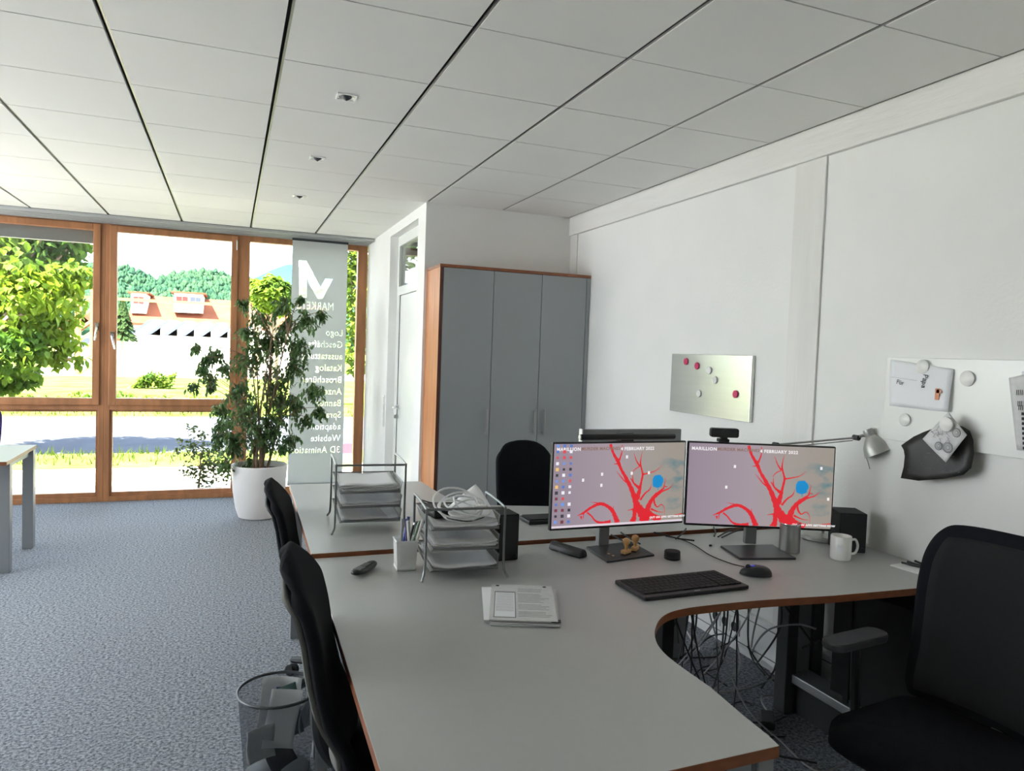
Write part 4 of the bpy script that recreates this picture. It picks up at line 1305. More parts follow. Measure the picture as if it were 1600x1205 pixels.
MB().grid(mouse_s, 28, 8).build('shell', M['black'], ms, smooth=True)
MB().lathe([(0.009, -0.003), (0.010, 0), (0.009, 0.003)], 0, 0.028, 0.03, 14, R=Matrix.Rotation(PI/2, 3, 'Y')).build('scroll_wheel', M['chairshell'], ms, smooth=True)
MB().tube([(-0.004, 0.006, 0.037), (-0.004, 0.02, 0.036)], 0.0015, 5).build('blue_light', emi('mouse_light', (60, 70, 200), 0.8), ms)
cab = [at(1163, 886, z=ZN+.006), at(1140, 880, z=ZN+.004), at(1110, 868, z=ZN+.004), at(1085, 852, z=ZN+.004), at(1064, 843, z=ZN+.004), at(1040, 838, z=ZN+.004)]
cc_ = empty('mouse_cable', cab[3]); tag(cc_, 'thin grey cable running from the mouse back between the monitors', 'cable')
MB().tube([p-cab[3] for p in smooth_path(cab, 6)], 0.0022, 6).build('cable', M['cable_black'], cc_, smooth=True)

# ------------------------------------------------------------------ small things on the near desk
p = at(888, 857, z=ZN)
a0, a1 = at(868, 851, z=ZN+0.02), at(907, 863, z=ZN+0.02)
ang = math.atan2((a1-a0).y, (a1-a0).x)
sb = empty('glasses_case', ((a0.x+a1.x)/2, (a0.y+a1.y)/2, ZN), ang); tag(sb, 'black half round case lying left of the left monitor stand', 'case')
prf = [(0.022*math.cos(PI*k/10), 0.002+0.032*math.sin(PI*k/10)) for k in range(11)]
MB().prism(prf, -0.085, 0.085, R=Matrix.Rotation(PI/2, 3, 'Z') @ Matrix.Rotation(PI/2, 3, 'X')).build('shell', M['black'], sb, bevel=0.004)
MB().prism([(x_*0.8, 0.004+z_*0.8) for x_, z_ in prf], 0.085, 0.0865, R=Matrix.Rotation(PI/2, 3, 'Z') @ Matrix.Rotation(PI/2, 3, 'X')).build('end_seam', M['chairshell'], sb)
for i, (px, py, lb_) in enumerate(((978, 866, 'wooden hand stamp with round knob on the left monitor stand, front one'), (992, 861, 'wooden hand stamp with round knob on the left monitor stand, rear one'))):
    q = at(px, py, z=ZN+0.009)
    st = empty('hand_stamp', (q.x, q.y, ZN+0.0095), 0.5+0.3*i); tag(st, lb_, 'stamp', 'wooden stamps on the monitor stand')
    MB().box(-0.022, 0.022, -0.012, 0.012, 0.003, 0.018).build('base_block', M['wood_stamp'], st, bevel=0.003)
    MB().box(-0.02, 0.02, -0.01, 0.01, 0.0, 0.003).build('rubber_face', M['rubber'], st)
    MB().lathe([(0.006, 0.018), (0.006, 0.026), (0.009, 0.034), (0.0145, 0.044), (0.0155, 0.052), (0.012, 0.060), (0.004, 0.064)], n=20).build('knob', M['wood_stamp'], st, smooth=True)
for (px, py, rr) in ((951, 865, 0.006), (958, 868, 0.005)):
    q = at(px, py, z=ZN+0.0105)
    tag(MB().lathe([(rr, 0), (rr, 0.001)], n=14).build('coin', M['wood_stamp'], loc=(q.x, q.y, ZN+0.0095)), 'tiny pale disc lying on the left monitor stand, %s' % ('left one' if px == 951 else 'right one'), 'coin', 'pale discs on the monitor stand')
q = at(1057, 877, z=ZN)
pk = empty('round_dial', (q.x, q.y+0.03, ZN)); tag(pk, 'small round black control dial between the two monitor stands', 'dial')
MB().lathe([(0.027, 0), (0.031, 0.002), (0.031, 0.030), (0.029, 0.033), (0.001, 0.034)], n=32).build('body', M['black_matte'], pk, smooth=True)
MB().lathe([(0.0315, 0.010), (0.0318, 0.0105), (0.0318, 0.0125), (0.0315, 0.013)], n=32, caps=False).build('groove_ring', M['chairshell'], pk, smooth=True)
q = at(1110, 854, z=ZN)
o = MB().box(-0.005, 0.005, -0.004, 0.004, 0, 0.008).build('usb_stick', M['black'], loc=(q.x, q.y, ZN), bevel=0.001); tag(o, 'tiny black usb receiver between the keyboard and the right monitor stand', 'usb receiver')
# steel beaker
q = at(1238, 865, z=ZN)
bk = empty('steel_beaker', (q.x+0.01, q.y+0.03, ZN)); tag(bk, 'brushed steel beaker behind the right monitor stand', 'beaker')
MB().lathe([(0.038, 0), (0.041, 0.002), (0.041, 0.118), (0.039, 0.120), (0.038, 0.118), (0.037, 0.01), (0.001, 0.008)], n=36, caps=False).build('body', M['steel'], bk, smooth=True)
MB().lathe([(0.0415, 0.113), (0.0425, 0.116), (0.0415, 0.120)], n=36, caps=False).build('rim', M['chrome'], bk, smooth=True)
# mug
q = at(1322, 878, z=ZN)
mg = empty('coffee_mug', (q.x+0.008, q.y+0.038, ZN), -0.35); tag(mg, 'white coffee mug with handle in front of the right black loudspeaker', 'mug')
MB().lathe([(0.033, 0), (0.038, 0.002), (0.040, 0.010), (0.040, 0.094), (0.0385, 0.096), (0.037, 0.094), (0.036, 0.01), (0.001, 0.008)], n=40, caps=False).build('cup', M['ceramic'], mg, smooth=True)
MB().tube(smooth_path([(0.038, 0, 0.078), (0.058, 0, 0.080), (0.068, 0, 0.055), (0.060, 0, 0.028), (0.039, 0, 0.022)], 6), 0.005, 8).build('handle', M['ceramic'], mg, smooth=True)
MB().grid(lambda u, v: Vector((0.0404*math.cos(3.9+u*0.5), 0.0404*math.sin(3.9+u*0.5), 0.035+v*0.03)), 8, 2).build('printed_mark', M['paper'], mg)


def speaker(label, x, y, z, w_, d_, h_, rz):
    sp_ = empty('loudspeaker', (x, y, z), rz); tag(sp_, label, 'loudspeaker')
    MB().box(-w_/2, w_/2, -d_/2, d_/2, 0, h_).build('cabinet', M['black_matte'], sp_, bevel=0.004)
    MB().box(-w_/2+0.006, w_/2-0.006, -d_/2-0.004, -d_/2, 0.006, h_-0.006).build('grille', M['black'], sp_, bevel=0.002)
    MB().lathe([(0.006, 0), (0.007, 0.005), (0.005, 0.008)], w_/2-0.016, -d_/2-0.003, 0.02, 12, R=Matrix.Rotation(PI/2, 3, 'X')).build('knob', M['chairshell'], sp_)
    return sp_


speaker('black loudspeaker beside the wall, behind the white mug', 2.455, 2.32, ZN, 0.11, 0.13, 0.165, -0.45)
speaker('black loudspeaker behind the near letter tray', 0.985, 2.56, ZN, 0.085, 0.10, 0.175, 0.05)
# white note and black pens by the wall
q = at(1432, 893, z=ZN)
o = empty('desk_tray', (2.52, 1.99, ZN), 0.1); tag(o, 'flat white tray at the wall end of the near desk, beside the large chair', 'tray')
MB().box(-0.09, 0.05, -0.09, 0.09, 0, 0.006).build('tray_base', M['white'], o, bevel=0.002)
for k, (dx, a) in enumerate(((-0.02, 0.3), (0.0, 0.1), (0.02, -0.2))):
    pn = empty('pen', (2.52+dx, 2.0, ZN+0.011), a); tag(pn, 'black pen lying on the flat white tray by the wall', 'pen', 'pens on the white tray')
    MB().tube([(0, -0.07, 0), (0, 0.07, 0)], 0.0045, 8).build('barrel', M['black'], pn, smooth=True)
    MB().tube([(0, -0.07, 0), (0, -0.078, 0)], 0.004, 8, r2=0.001).build('tip', M['dark_metal'], pn, smooth=True)

# desk lamp
q = at(1284, 842, z=ZN)
dl = empty('desk_lamp', (q.x, q.y, ZN)); tag(dl, 'silver jointed desk lamp behind the right monitor, its shade reaching out by the wall', 'desk lamp')
o_ = dl.location
MB().lathe([(0.084, 0), (0.090, 0.004), (0.090, 0.016), (0.084, 0.022), (0.02, 0.026), (0.001, 0.026)], n=40).build('base', M['lampgrey'], dl, smooth=True)
el = at(1212, 695, y=2.50)-o_
hd = at(1338, 684, y=2.38)-o_
MB().tube([(0, 0, 0.02), (0, 0, 0.09)], 0.008, 10).build('stem', M['steel'], dl, smooth=True)
MB().tube([(0, 0, 0.085), el+Vector((0.01, 0, -0.012))], 0.0045, 8).tube([(0.0, 0.014, 0.075), el+Vector((0.0, 0.014, -0.03))], 0.003, 8).build('lower_arm', M['steel'], dl, smooth=True)
MB().tube([el, hd], 0.0045, 8).tube([el+Vector((0.02, 0.0, -0.014)), hd+Vector((-0.02, 0, -0.012))], 0.0025, 8).build('upper_arm', M['steel'], dl, smooth=True)
MB().lathe([(0.011, -0.012), (0.011, 0.012)], el.x, el.y, el.z, 16, R=Matrix.Rotation(PI/2, 3, 'X')).build('elbow_joint', M['dark_metal'], dl, smooth=True)
MB().lathe([(0.012, -0.014), (0.012, 0.014)], hd.x, hd.y, hd.z, 16, R=Matrix.Rotation(PI/2, 3, 'X')).build('head_joint', M['dark_metal'], dl, smooth=True)
# shade: top cap at (1352,672), mouth towards lower right
t0 = at(1355, 671, y=2.34)-o_; t1 = at(1373, 708, y=2.30)-o_
ax = (t1-t0).normalized()
Rs = ax.to_track_quat('Z', 'Y').to_matrix()
ln_ = (t1-t0).length
k_ = ln_/0.115
MB().tube([hd, hd.lerp(t0, 0.6)+Vector((0, 0, -0.012)), t0+ax*0.03], 0.007, 8).build('shade_bracket', M['steel'], dl, smooth=True)
MB().lathe([(0.001, 0.0), (0.020*k_, 0.0), (0.022*k_, 0.006), (0.021*k_, 0.032*k_), (0.032*k_, 0.045*k_), (0.052*k_, 0.075*k_), (0.063*k_, 0.115*k_), (0.061*k_, 0.115*k_), (0.05*k_, 0.077*k_), (0.03*k_, 0.048*k_), (0.018*k_, 0.034*k_), (0.001, 0.03*k_)], t0.x, t0.y, t0.z, 32, R=Rs, caps=False).build('lamp_shade', M['lampgrey'], dl, smooth=True)
bl_ = t0+ax*0.075*k_
MB().lathe([(0.001, -0.022), (0.014, -0.018), (0.019, 0), (0.015, 0.016), (0.001, 0.022)], bl_.x, bl_.y, bl_.z, 16, R=Rs).build('bulb', M['white'], dl, smooth=True)
MB().tube(smooth_path([t0+ax*0.035+Vector((-0.02, 0, -0.02)), at(1352, 708, y=2.34)-o_, at(1356, 722, y=2.34)-o_, at(1359, 733, y=2.34)-o_], 5), 0.0016, 6).build('cord', M['cable_grey'], dl, smooth=True)


# ------------------------------------------------------------------ paper helpers
def sheet(name, corners, m_, label, cat, bow=0.0, group=None, th=0.0008, nrm=None):
    """a thin curved sheet through four corners (clockwise); bow lifts it from its plane"""
    P_ = [Vector(c_) for c_ in corners]
    o0 = sum(P_, Vector())/4
    nn = nrm if nrm is not None else (P_[1]-P_[0]).cross(P_[3]-P_[0]).normalized()

    def f(u, v):
        p_ = P_[0]*(1-u)*(1-v)+P_[1]*u*(1-v)+P_[2]*u*v+P_[3]*(1-u)*v
        return p_-o0+nn*bow*(math.sin(u*PI)*0.6+math.sin(v*PI)*0.4)
    root = empty(name, o0); tag(root, label, cat, group)
    MB().grid(f, 10, 10).build('page', m_, root, solid=th, smooth=True)
    return root, f, o0, nn


# paper pile on the near desk
pp = [at(a, b_, z=ZN+0.02) for a, b_ in ((752, 914), (842, 917), (893, 958), (782, 970))]
rr_ = random.Random(5)
cen = sum(pp, Vector())/4
cen.z = ZN
e1 = (pp[1]-pp[0]); e1.z = 0; e2 = (pp[3]-pp[0]); e2.z = 0
ang = math.atan2(e1.y, e1.x)
print('pile', cen, e1.length, e2.length, math.degrees(ang))
pgs = []
labels = ['topmost printed sheet of the paper pile on the near desk', 'white folded sheets at the left edge of the paper pile', 'stapled sheets in the middle of the paper pile on the near desk', 'lowest sheets of the paper pile on the near desk']
specs = [(0, 0.0, 0.0, 0.0, 0.012, 'paper2'), (1, -0.035, -0.005, 0.06, 0.009, 'paper'), (2, 0.006, -0.008, -0.03, 0.005, 'paper2'), (3, 0.0, -0.004, 0.02, 0.0, 'paper')]
for (k, dx, dy, da, z, mm_) in specs:
    r0 = empty('paper_sheets', (cen.x+dx*math.cos(ang), cen.y+dx*math.sin(ang)+dy, ZN+z+0.0005), ang+da)
    tag(r0, labels[k], 'papers')
    wA, hA = (e1.length+0.01)*(0.9 if k == 1 else 1), e2.length*(0.92 if k == 1 else 1)
    c = MB(); c.prism([(-wA/2, -hA/2), (wA/2, -hA/2), (wA/2, hA/2), (-wA/2, hA/2)], 0, 0.0035)
    c.build('pages', M[mm_], r0)
    if k == 0:
        c = MB()
        for i in range(22):
            if i in (0, 4, 12, 17): continue
            y = hA/2-0.03-i*(hA-0.05)/22
            c.box(-wA/2+0.085, wA/2-0.015-0.03*rr_.random(), y, y+0.0022, 0.0036, 0.0038)
        c.build('printed_lines', M['ink'], r0)['kind'] = 'stuff'
        MB().box(-wA/2+0.012, -wA/2+0.078, -hA/2+0.02, hA/2-0.07, 0.0036, 0.0039).build('table_block', M['ink'], r0)
        MB().box(-wA/2+0.015, -wA/2+0.075, -hA/2+0.025, hA/2-0.08, 0.0039, 0.0041).build('table_paper', M['paper'], r0)
        c = MB()
        for i in range(18):
            y = hA/2-0.085-i*0.0095
            c.box(-wA/2+0.018, -wA/2+0.072, y, y+0.0015, 0.0041, 0.0043)
        c.build('table_lines', M['ink'], r0)['kind'] = 'stuff'
        for x_ in (-wA/2+0.02, wA/2-0.025):
            MB().lathe([(0.006, 0.0036), (0.006, 0.004)], x_, hA/2-0.014, 0, 16).build('round_mark', M['ink_dark'], r0)
        MB().box(wA/2-0.02, wA/2+0.008, -hA/2-0.002, -hA/2+0.018, 0.001, 0.003).build('clip', M['black'], r0)


# ------------------------------------------------------------------ letter trays
def letter_tray(label, loc, rz, W_, D_, Ht, levels, metal):
    root = empty('letter_tray', loc, rz); tag(root, label, 'letter tray')
    for s_ in (-1, 1):
        x = s_*W_/2
        c = MB()
        c.tube(smooth_path([(x+s_*0.012, -D_/2-0.02, 0.004), (x, -D_/2, 0.05), (x, -D_/2, Ht-0.02), (x, -D_/2+0.02, Ht), (x, D_/2-0.02, Ht), (x, D_/2, Ht-0.02), (x, D_/2, 0.05), (x+s_*0.012, D_/2+0.02, 0.004)], 4), 0.0045, 8)
        c.build('side_frame', metal, root, smooth=True)
    MB().tube([(-W_/2, -D_/2+0.012, Ht-0.004), (W_/2, -D_/2+0.012, Ht-0.004)], 0.0045, 8).build('crossbar', metal, root, smooth=True)
    for i, z in enumerate(levels):
        w2, d2 = W_/2-0.006, D_/2
        rim = [(-w2, d2, z+0.038), (w2, d2, z+0.038), (w2, -d2+0.05, z+0.038), (w2-0.02, -d2-0.01, z+0.010), (-w2+0.02, -d2-0.01, z+0.010), (-w2, -d2+0.05, z+0.038)]
        t_ = MB().tube(rim, 0.003, 6, closed=True).build('tray', metal, root, smooth=True)
        w3 = w2-0.012
        c = MB()
        c.add([(-w3, d2-0.01, z), (w3, d2-0.01, z), (w3, -d2, z), (-w3, -d2, z), (-w2, d2, z+0.038), (w2, d2, z+0.038), (w2, -d2+0.05, z+0.038), (w2-0.02, -d2-0.01, z+0.010), (-w2+0.02, -d2-0.01, z+0.010), (-w2, -d2+0.05, z+0.038)],
              [(0, 1, 2, 3), (0, 4, 5, 1), (1, 5, 6, 2), (6, 7, 2), (2, 7, 8, 3), (0, 3, 9, 4), (3, 8, 9)])
        c.build('mesh_floor', M['mesh_tray'], t_)
    return root


def stack(label, loc, rz, w_, d_, th, seed, nsheet=5, m_='paper2', curl=0.01, group=None):
    """loose papers of one tray shelf"""
    r_ = random.Random(seed)
    root = empty('paper_stack', loc, rz); tag(root, label, 'papers', group)
    for k in range(nsheet):
        z = th*k/nsheet; dx, dy, da = r_.uniform(-.006, .006), r_.uniform(-.008, .008), r_.uniform(-.04, .04)
        cu = r_.uniform(0, curl)
        ca, sa = math.cos(da), math.sin(da)
        o = MB().grid(lambda u, v: Vector((dx+((u-.5)*w_)*ca-((v-.5)*d_)*sa, dy+((u-.5)*w_)*sa+((v-.5)*d_)*ca, z+cu*(2*u-1)**4*(0.6+v*0.4)+0.002*math.sin(u*9+k))), 12, 6).build('sheet', M[m_ if k % 2 else 'paper'], root, solid=th/nsheet*0.8, smooth=True)
    return root


M['traymetal'] = mat('tray_wire', (128, 130, 130), 0.32, 0.85)
TA = (0.565, 3.14, ZF); rA = -0.07
letter_tray('tall silver mesh letter tray with three levels on the rear desk', TA, rA, 0.285, 0.31, 0.285, (0.045, 0.105, 0.165), M['traymetal'])
for i, z in enumerate((0.045, 0.105, 0.165)):
    stack('papers in the %s level of the rear letter tray' % ('lowest', 'middle', 'top')[i], (TA[0], TA[1], TA[2]+z+0.006), rA, 0.235, 0.30, (0.010, 0.016, 0.03)[i], 10+i, (4, 5, 7)[i], curl=0.02)
TB = (0.775, 2.475, ZN); rB = -0.09
letter_tray('silver wire letter tray with three levels on the near desk, heaped with a white cable', TB, rB, 0.275, 0.27, 0.245, (0.030, 0.100, 0.170), M['traymetal'])
for i, z in enumerate((0.030, 0.100, 0.170)):
    stack('papers in the %s level of the near letter tray' % ('lowest', 'middle', 'top')[i], (TB[0], TB[1], TB[2]+z+0.006), rB, 0.225, 0.26, (0.010, 0.026, 0.016)[i], 20+i, (3, 6, 4)[i], curl=0.018, m_='paper2' if i else 'paper')
# envelope sticking up at the back of the near tray
c_, s_ = math.cos(rB), math.sin(rB)


def tb(x, y, z): return Vector((TB[0]+x*c_-y*s_, TB[1]+x*s_+y*c_, TB[2]+z))


sheet('envelope', [tb(-0.05, 0.02, 0.200), tb(0.115, -0.10, 0.200), tb(0.125, 0.06, 0.225), tb(0.090, 0.12, 0.280)], M['paper'], 'crumpled white envelope sticking up at the back of the near letter tray', 'envelope', bow=0.012)
# coiled white cable
wcb = empty('white_cable_coil', tb(0.0, -0.05, 0.232)); tag(wcb, 'coiled white cable lying on the top level of the near letter tray', 'cable')
r_ = random.Random(8); pts = []
for k in range(64):
    a = k*0.62
    rr = 0.042+0.018*math.sin(k*0.37)
    pts.append(Vector((rr*1.25*math.cos(a)+0.012*math.sin(k*.2), rr*math.sin(a)-0.01, 0.002+0.022*k/64+0.014*math.sin(a*1.0+k*.11))))
Rc = Matrix.Rotation(0.45, 3, 'X')
pts = [Rc @ (v*1.25) for v in pts]
MB().tube(smooth_path(pts, 3), 0.0036, 6).build('cable', M['cable_white'], wcb, smooth=True)
MB().box(0.035, 0.075, -0.055, -0.035, 0.0, 0.014).build('plug', M['white'], wcb, bevel=0.003)
pb = empty('power_adapter', tb(-0.085, -0.02, 0.198), 0.3+rB); tag(pb, 'black power adapter with cable on the near letter tray, left of the white cable', 'adapter')
MB().box(-0.032, 0.032, -0.05, 0.05, 0, 0.032).build('housing', M['black'], pb, bevel=0.005)
MB().tube(smooth_path([(0, -0.05, 0.012), (0.01, -0.09, 0.006), (0.06, -0.12, -0.002), (0.12, -0.11, 0.0), (0.15, -0.09, 0.002)], 6), 0.0022, 6).build('cord', M['cable_black'], pb, smooth=True)
MB().tube(smooth_path([(0, 0.05, 0.02), (-0.02, 0.075, 0.04), (0.01, 0.09, 0.03), (0.05, 0.07, 0.02)], 6), 0.0022, 6).build('mains_lead', M['cable_black'], pb, smooth=True)

# pen holder with pens
q = at(630, 897, z=ZN)
ph = empty('pen_holder', (0.595, 2.515, ZN), -0.05); tag(ph, 'white mesh pen holder full of pens beside the near letter tray', 'pen holder')
c = MB()
w2, w1, hh = 0.038, 0.033, 0.105
for s_ in range(4):
    a = s_*PI/2
    Rz = Matrix.Rotation(a, 3, 'Z')
    vs = [Rz @ Vector(v) for v in ((-w1, -w1, 0.01), (w1, -w1, 0.01), (w2, -w2, hh), (-w2, -w2, hh))]
    c.add(vs, [(0, 1, 2, 3)])
c.build('mesh_wall', veil_mat('white_mesh', (226, 226, 222), 0.72, 0.3), ph)
MB().box(-0.035, 0.035, -0.035, 0.035, 0, 0.012).build('base', M['white'], ph, bevel=0.004)
MB().tube([(-w2, -w2, hh), (w2, -w2, hh), (w2, w2, hh), (-w2, w2, hh)], 0.003, 6, closed=True).build('rim', M['white'], ph, smooth=True)
r_ = random.Random(15)
pens = [('white ballpoint pen', 'white'), ('blue ballpoint pen', 'blue'), ('black felt pen', 'black'), ('silver pen', 'steel'), ('thick black marker', 'black'), ('grey pen', 'grey_metal'), ('green and white pencil', 'greenp'), ('white pencil', 'white'), ('purple pencil', 'violet')]
M['blue'] = mat('pen_blue', (60, 80, 160), 0.4); M['greenp'] = mat('pen_green', (150, 180, 150), 0.4); M['violet'] = mat('pen_violet', (110, 90, 170), 0.4)
for k, (nm, mk) in enumerate(pens):
    bx, by = r_.uniform(-.022, .022), r_.uniform(-.022, .022)
    tx_, ty_ = bx+r_.uniform(-.03, .060), by+r_.uniform(-.02, .02)
    lp = r_.uniform(0.135, 0.165)
    pn = empty('pencil' if 'pencil' in nm else 'pen', (0.595+bx*.8, 2.515+by*.8, ZN+0.014)); tag(pn, nm+' standing in the white pen holder', 'pen', 'pens in the pen holder')
    top = Vector((tx_-bx, ty_-by, lp)); rr = 0.0075 if 'thick' in nm else 0.0045
    MB().tube([(0, 0, 0), top], rr, 8).build('barrel', M[mk], pn, smooth=True)
    MB().tube([top*0.82+Vector((0.005, -0.003, 0)), top+Vector((0.005, -0.003, 0))], 0.0016, 5).build('clip', M['steel' if mk != 'steel' else 'black'], pn)
# cordless phone
p0, p1 = at(553, 899, z=ZN+.01), at(584, 882, z=ZN+.01)
ang = math.atan2((p1-p0).y, (p1-p0).x)
hp = empty('cordless_phone', ((p0.x+p1.x)/2, (p0.y+p1.y)/2, ZN), ang); tag(hp, 'black cordless phone handset lying on the near desk corner', 'phone')
pl = (p1-p0).length
print('phone', hp.location, pl)
pl = max(0.13, min(pl+0.012, 0.16))


def phs(u, v):
    a = 2*PI*v; x = (u-0.5)*pl
    e_ = (1-abs(2*u-1)**5)**0.5 if abs(2*u-1) < 1 else 0
    return Vector((x, 0.022*math.cos(a)*e_, 0.013+0.012*math.sin(a)*e_+0.005*(2*u-1)**2))


MB().grid(phs, 20, 14).build('handset', M['black'], hp, smooth=True)
MB().box(-0.01, 0.03, -0.012, 0.012, 0.0235, 0.0262).build('display', M['dark_metal'], hp, bevel=0.001)
for r1_ in range(4):
    for c1_ in range(3):
        MB().box(-0.022-r1_*0.011, -0.015-r1_*0.011, -0.014+c1_*0.010, -0.007+c1_*0.010, 0.0235, 0.0268).build('key', M['grey_metal'], hp)

# ------------------------------------------------------------------ boards on the right wall
sbd = empty('magnetic_board', (XR, 3.478, 1.421)); tag(sbd, 'small brushed metal magnetic board on the wall above the monitors', 'board')
MB().box(-0.024, -0.002, -0.372, 0.372, -0.177, 0.177).build('panel', M['board'], sbd, bevel=0.002)
MB().box(-0.002, 0, -0.34, 0.34, -0.15, 0.15).build('spacer', M['grey_metal'], sbd)
Rm = Matrix.Rotation(-PI/2, 3, 'Y')


def magnet(px, py, xs_, r_m, m_, label, group, name='magnet'):
    q_ = at(px, py, x=xs_)
    o = empty(name, (xs_, q_.y, q_.z)); tag(o, label, 'magnet', group)
    MB().lathe([(r_m*0.92, 0), (r_m, 0.002), (r_m, 0.007), (r_m*0.9, 0.009), (0.001, 0.0095)], n=28, R=Rm).build('cap', m_, o, smooth=True)
    MB().lathe([(r_m*1.01, 0.0035), (r_m*1.01, 0.0045)], n=28, R=Rm, caps=False).build('edge_ring', M['alu'], o)
    return o


xs_ = XR-0.024
magnet(1073, 565, xs_, 0.021, M['magenta'], 'pink round magnet at the top left corner of the small board', 'magnets on the small board')
magnet(1090, 572, xs_, 0.021, M['magenta'], 'pink round magnet just right of the corner one on the small board', 'magnets on the small board')
magnet(1109, 579, xs_, 0.021, M['magnet'], 'pale round magnet near the upper centre of the small board', 'magnets on the small board')
magnet(1118, 594, xs_, 0.021, M['magnet'], 'pale round magnet at the centre of the small board', 'magnets on the small board')
magnet(1093, 615, xs_, 0.021, M['magnet'], 'pale round magnet at the lower left of the small board', 'magnets on the small board')
magnet(1150, 616, xs_, 0.021, M['magenta'], 'pink round magnet at the lower right of the small board', 'magnets on the small board')
wb = empty('whiteboard', (XR, 1.7, 1.43)); tag(wb, 'large white magnetic board on the wall at the right edge', 'whiteboard')
MB().box(-0.020, -0.003, -0.75, 0.566, -0.168, 0.174).build('panel', M['whiteboard'], wb, bevel=0.002)
MB().box(-0.003, 0, -0.7, 0.5, -0.15, 0.15).build('spacer', M['grey_metal'], wb)
xw = XR-0.020


def wp_(X, Y, d=0.0): return at(1370+X/4.822, 530+Y/4.82, x=xw-d)


root, f, o0, nn = sheet('greeting_card', [wp_(105, 152, .006), wp_(583, 228, .004), wp_(535, 550, .016), wp_(95, 500, .012)], M['paper'], 'white greeting card with handwriting pinned at the left of the large whiteboard', 'card', bow=0.006, nrm=Vector((-1, 0, 0)))


def on_sheet(body, X, Y, size, ang_, parent, o0_, d=0.022, m_=None, sy_=1.0):
    p_ = wp_(X, Y, d)-o0_
    Rt = Matrix(((0, 0, -1), (-1, 0, 0), (0, 1, 0)))       # text x -> -y, text y -> z, faces -x
    e_ = (Rt @ Matrix.Rotation(ang_, 3, 'Z')).to_euler()
    return text(body, size, m_ or M['ink_dark'], parent, p_, e_, extrude=0.0002, scale=(1, sy_, 1))


on_sheet('F\u00fcr', 145, 335, 0.026, -0.15, root, o0, 0.018)
on_sheet('Papa', 352, 262, 0.030, -PI/2-0.12, root, o0, 0.018)
q = wp_(455, 415, 0.0185)-o0
MB().box(-0.001, 0, -0.009, 0.009, -0.022, 0.022).box(-0.001, 0, -0.016, 0.004, 0.004, 0.018).build('orange_doodle', mat('orange_ink', (214, 150, 120), 0.8), root, loc=q)
q0, q1 = wp_(110, 285, 0.018)-o0, wp_(300, 312, 0.018)-o0
MB().tube([q0, q1], 0.0006, 4).build('fold_line', M['ink'], root)
magnet(1370+352/4.822, 530+208/4.82, xw-0.006, 0.028, M['magnet'], 'pale round magnet holding the top of the greeting card', 'magnets on the large board')
magnet(1370+688/4.822, 530+297/4.82, xw, 0.029, M['magnet'], 'pale round magnet alone on the large board, right of the greeting card', 'magnets on the large board')
magnet(1370+217/4.822, 530+608/4.82, xw, 0.026, M['magnet'], 'pale round magnet below the greeting card, near the left edge of the large board', 'magnets on the large board')
# black scratched sheet
ol = [(430, 672), (360, 700), (290, 735), (208, 800), (232, 835), (246, 880), (250, 960), (240, 1045), (370, 1064), (470, 1056), (560, 1048), (640, 1034), (700, 1020), (748, 970), (755, 860), (735, 760), (700, 690), (640, 655), (560, 650)]
P3 = [wp_(a, b_, 0.012) for a, b_ in ol]
o0 = sum(P3, Vector())/len(P3)
bs = empty('black_sheet', o0); tag(bs, 'curved black scratched sheet hanging below the large board', 'sheet')
cen = Vector((0, 0, 0))


def dep(v):      # the sheet stands off the wall towards its lower end
    return -(0.012+0.05*max(0, (0.10-v.z))/0.2*0.8)


rings = []
c = MB()
for t_ in (1.0, 0.75, 0.5, 0.25):
    rings.append([(p-o0)*t_ for p in P3])
vs = [v+Vector((dep(v)+0.012, 0, 0)) for ring in rings for v in ring]
n_ = len(P3)
fs = [(i*n_+j, i*n_+(j+1) % n_, (i+1)*n_+(j+1) % n_, (i+1)*n_+j) for i in range(3) for j in range(n_)]
fs.append(tuple(3*n_+j for j in range(n_)))
c.add(vs, fs)
c.build('sheet_body', M['blackcard'], bs, smooth=True, solid=0.0015)
c = MB(); r_ = random.Random(3)
for k in range(26):
    v = (wp_(r_.uniform(280, 720), r_.uniform(850, 1010), 0.012)-o0); a = r_.uniform(0, PI); l_ = r_.uniform(0.006, 0.02)
    x_ = dep(v)+0.009
    c.tube([v+Vector((x_, 0, 0)), v+Vector((x_, l_*math.cos(a), l_*0.3*math.sin(a)))], 0.0004, 4)
c.build('scratches', M['ink'], bs)['kind'] = 'stuff'
# napkin with the tractor drawing
root, f, o0, nn = sheet('drawing_note', [wp_(540, 548, .050), wp_(680, 722, .058), wp_(520, 930, .07), wp_(345, 752, .058)], M['paper2'], 'square paper note with a pen drawing of wheels, pinned over the black sheet', 'drawing', bow=0.003, nrm=Vector((-1, 0, 0)))
for (X, Y, rr) in ((600, 705, 0.017), (535, 818, 0.020), (465, 805, 0.016)):
    q = wp_(X, Y, 0.072)-o0
    for f_ in (1.0, 0.78, 0.45):
        MB().lathe([(rr*f_, 0), (rr*f_-0.002, 0.0004)], q.x, q.y, q.z, 24, R=Rm, caps=False).build('drawn_wheel', M['ink_dark' if f_ == 1 else 'ink'], root)
c = MB()
r_ = random.Random(4)
for k in range(26):
    a_ = wp_(r_.uniform(425, 560), r_.uniform(675, 780), 0.072)-o0; b_ = a_+Vector((0, r_.uniform(-.02, .02), r_.uniform(-.02, .02)))
    c.tube([a_, b_], 0.0006, 4)
c.build('pen_strokes', M['ink'], root)['kind'] = 'stuff'
magnet(1370+530/4.822, 530+640/4.82, xw-0.066, 0.027, M['magnet'], 'pale round magnet holding the square note with the drawing', 'magnets on the large board')
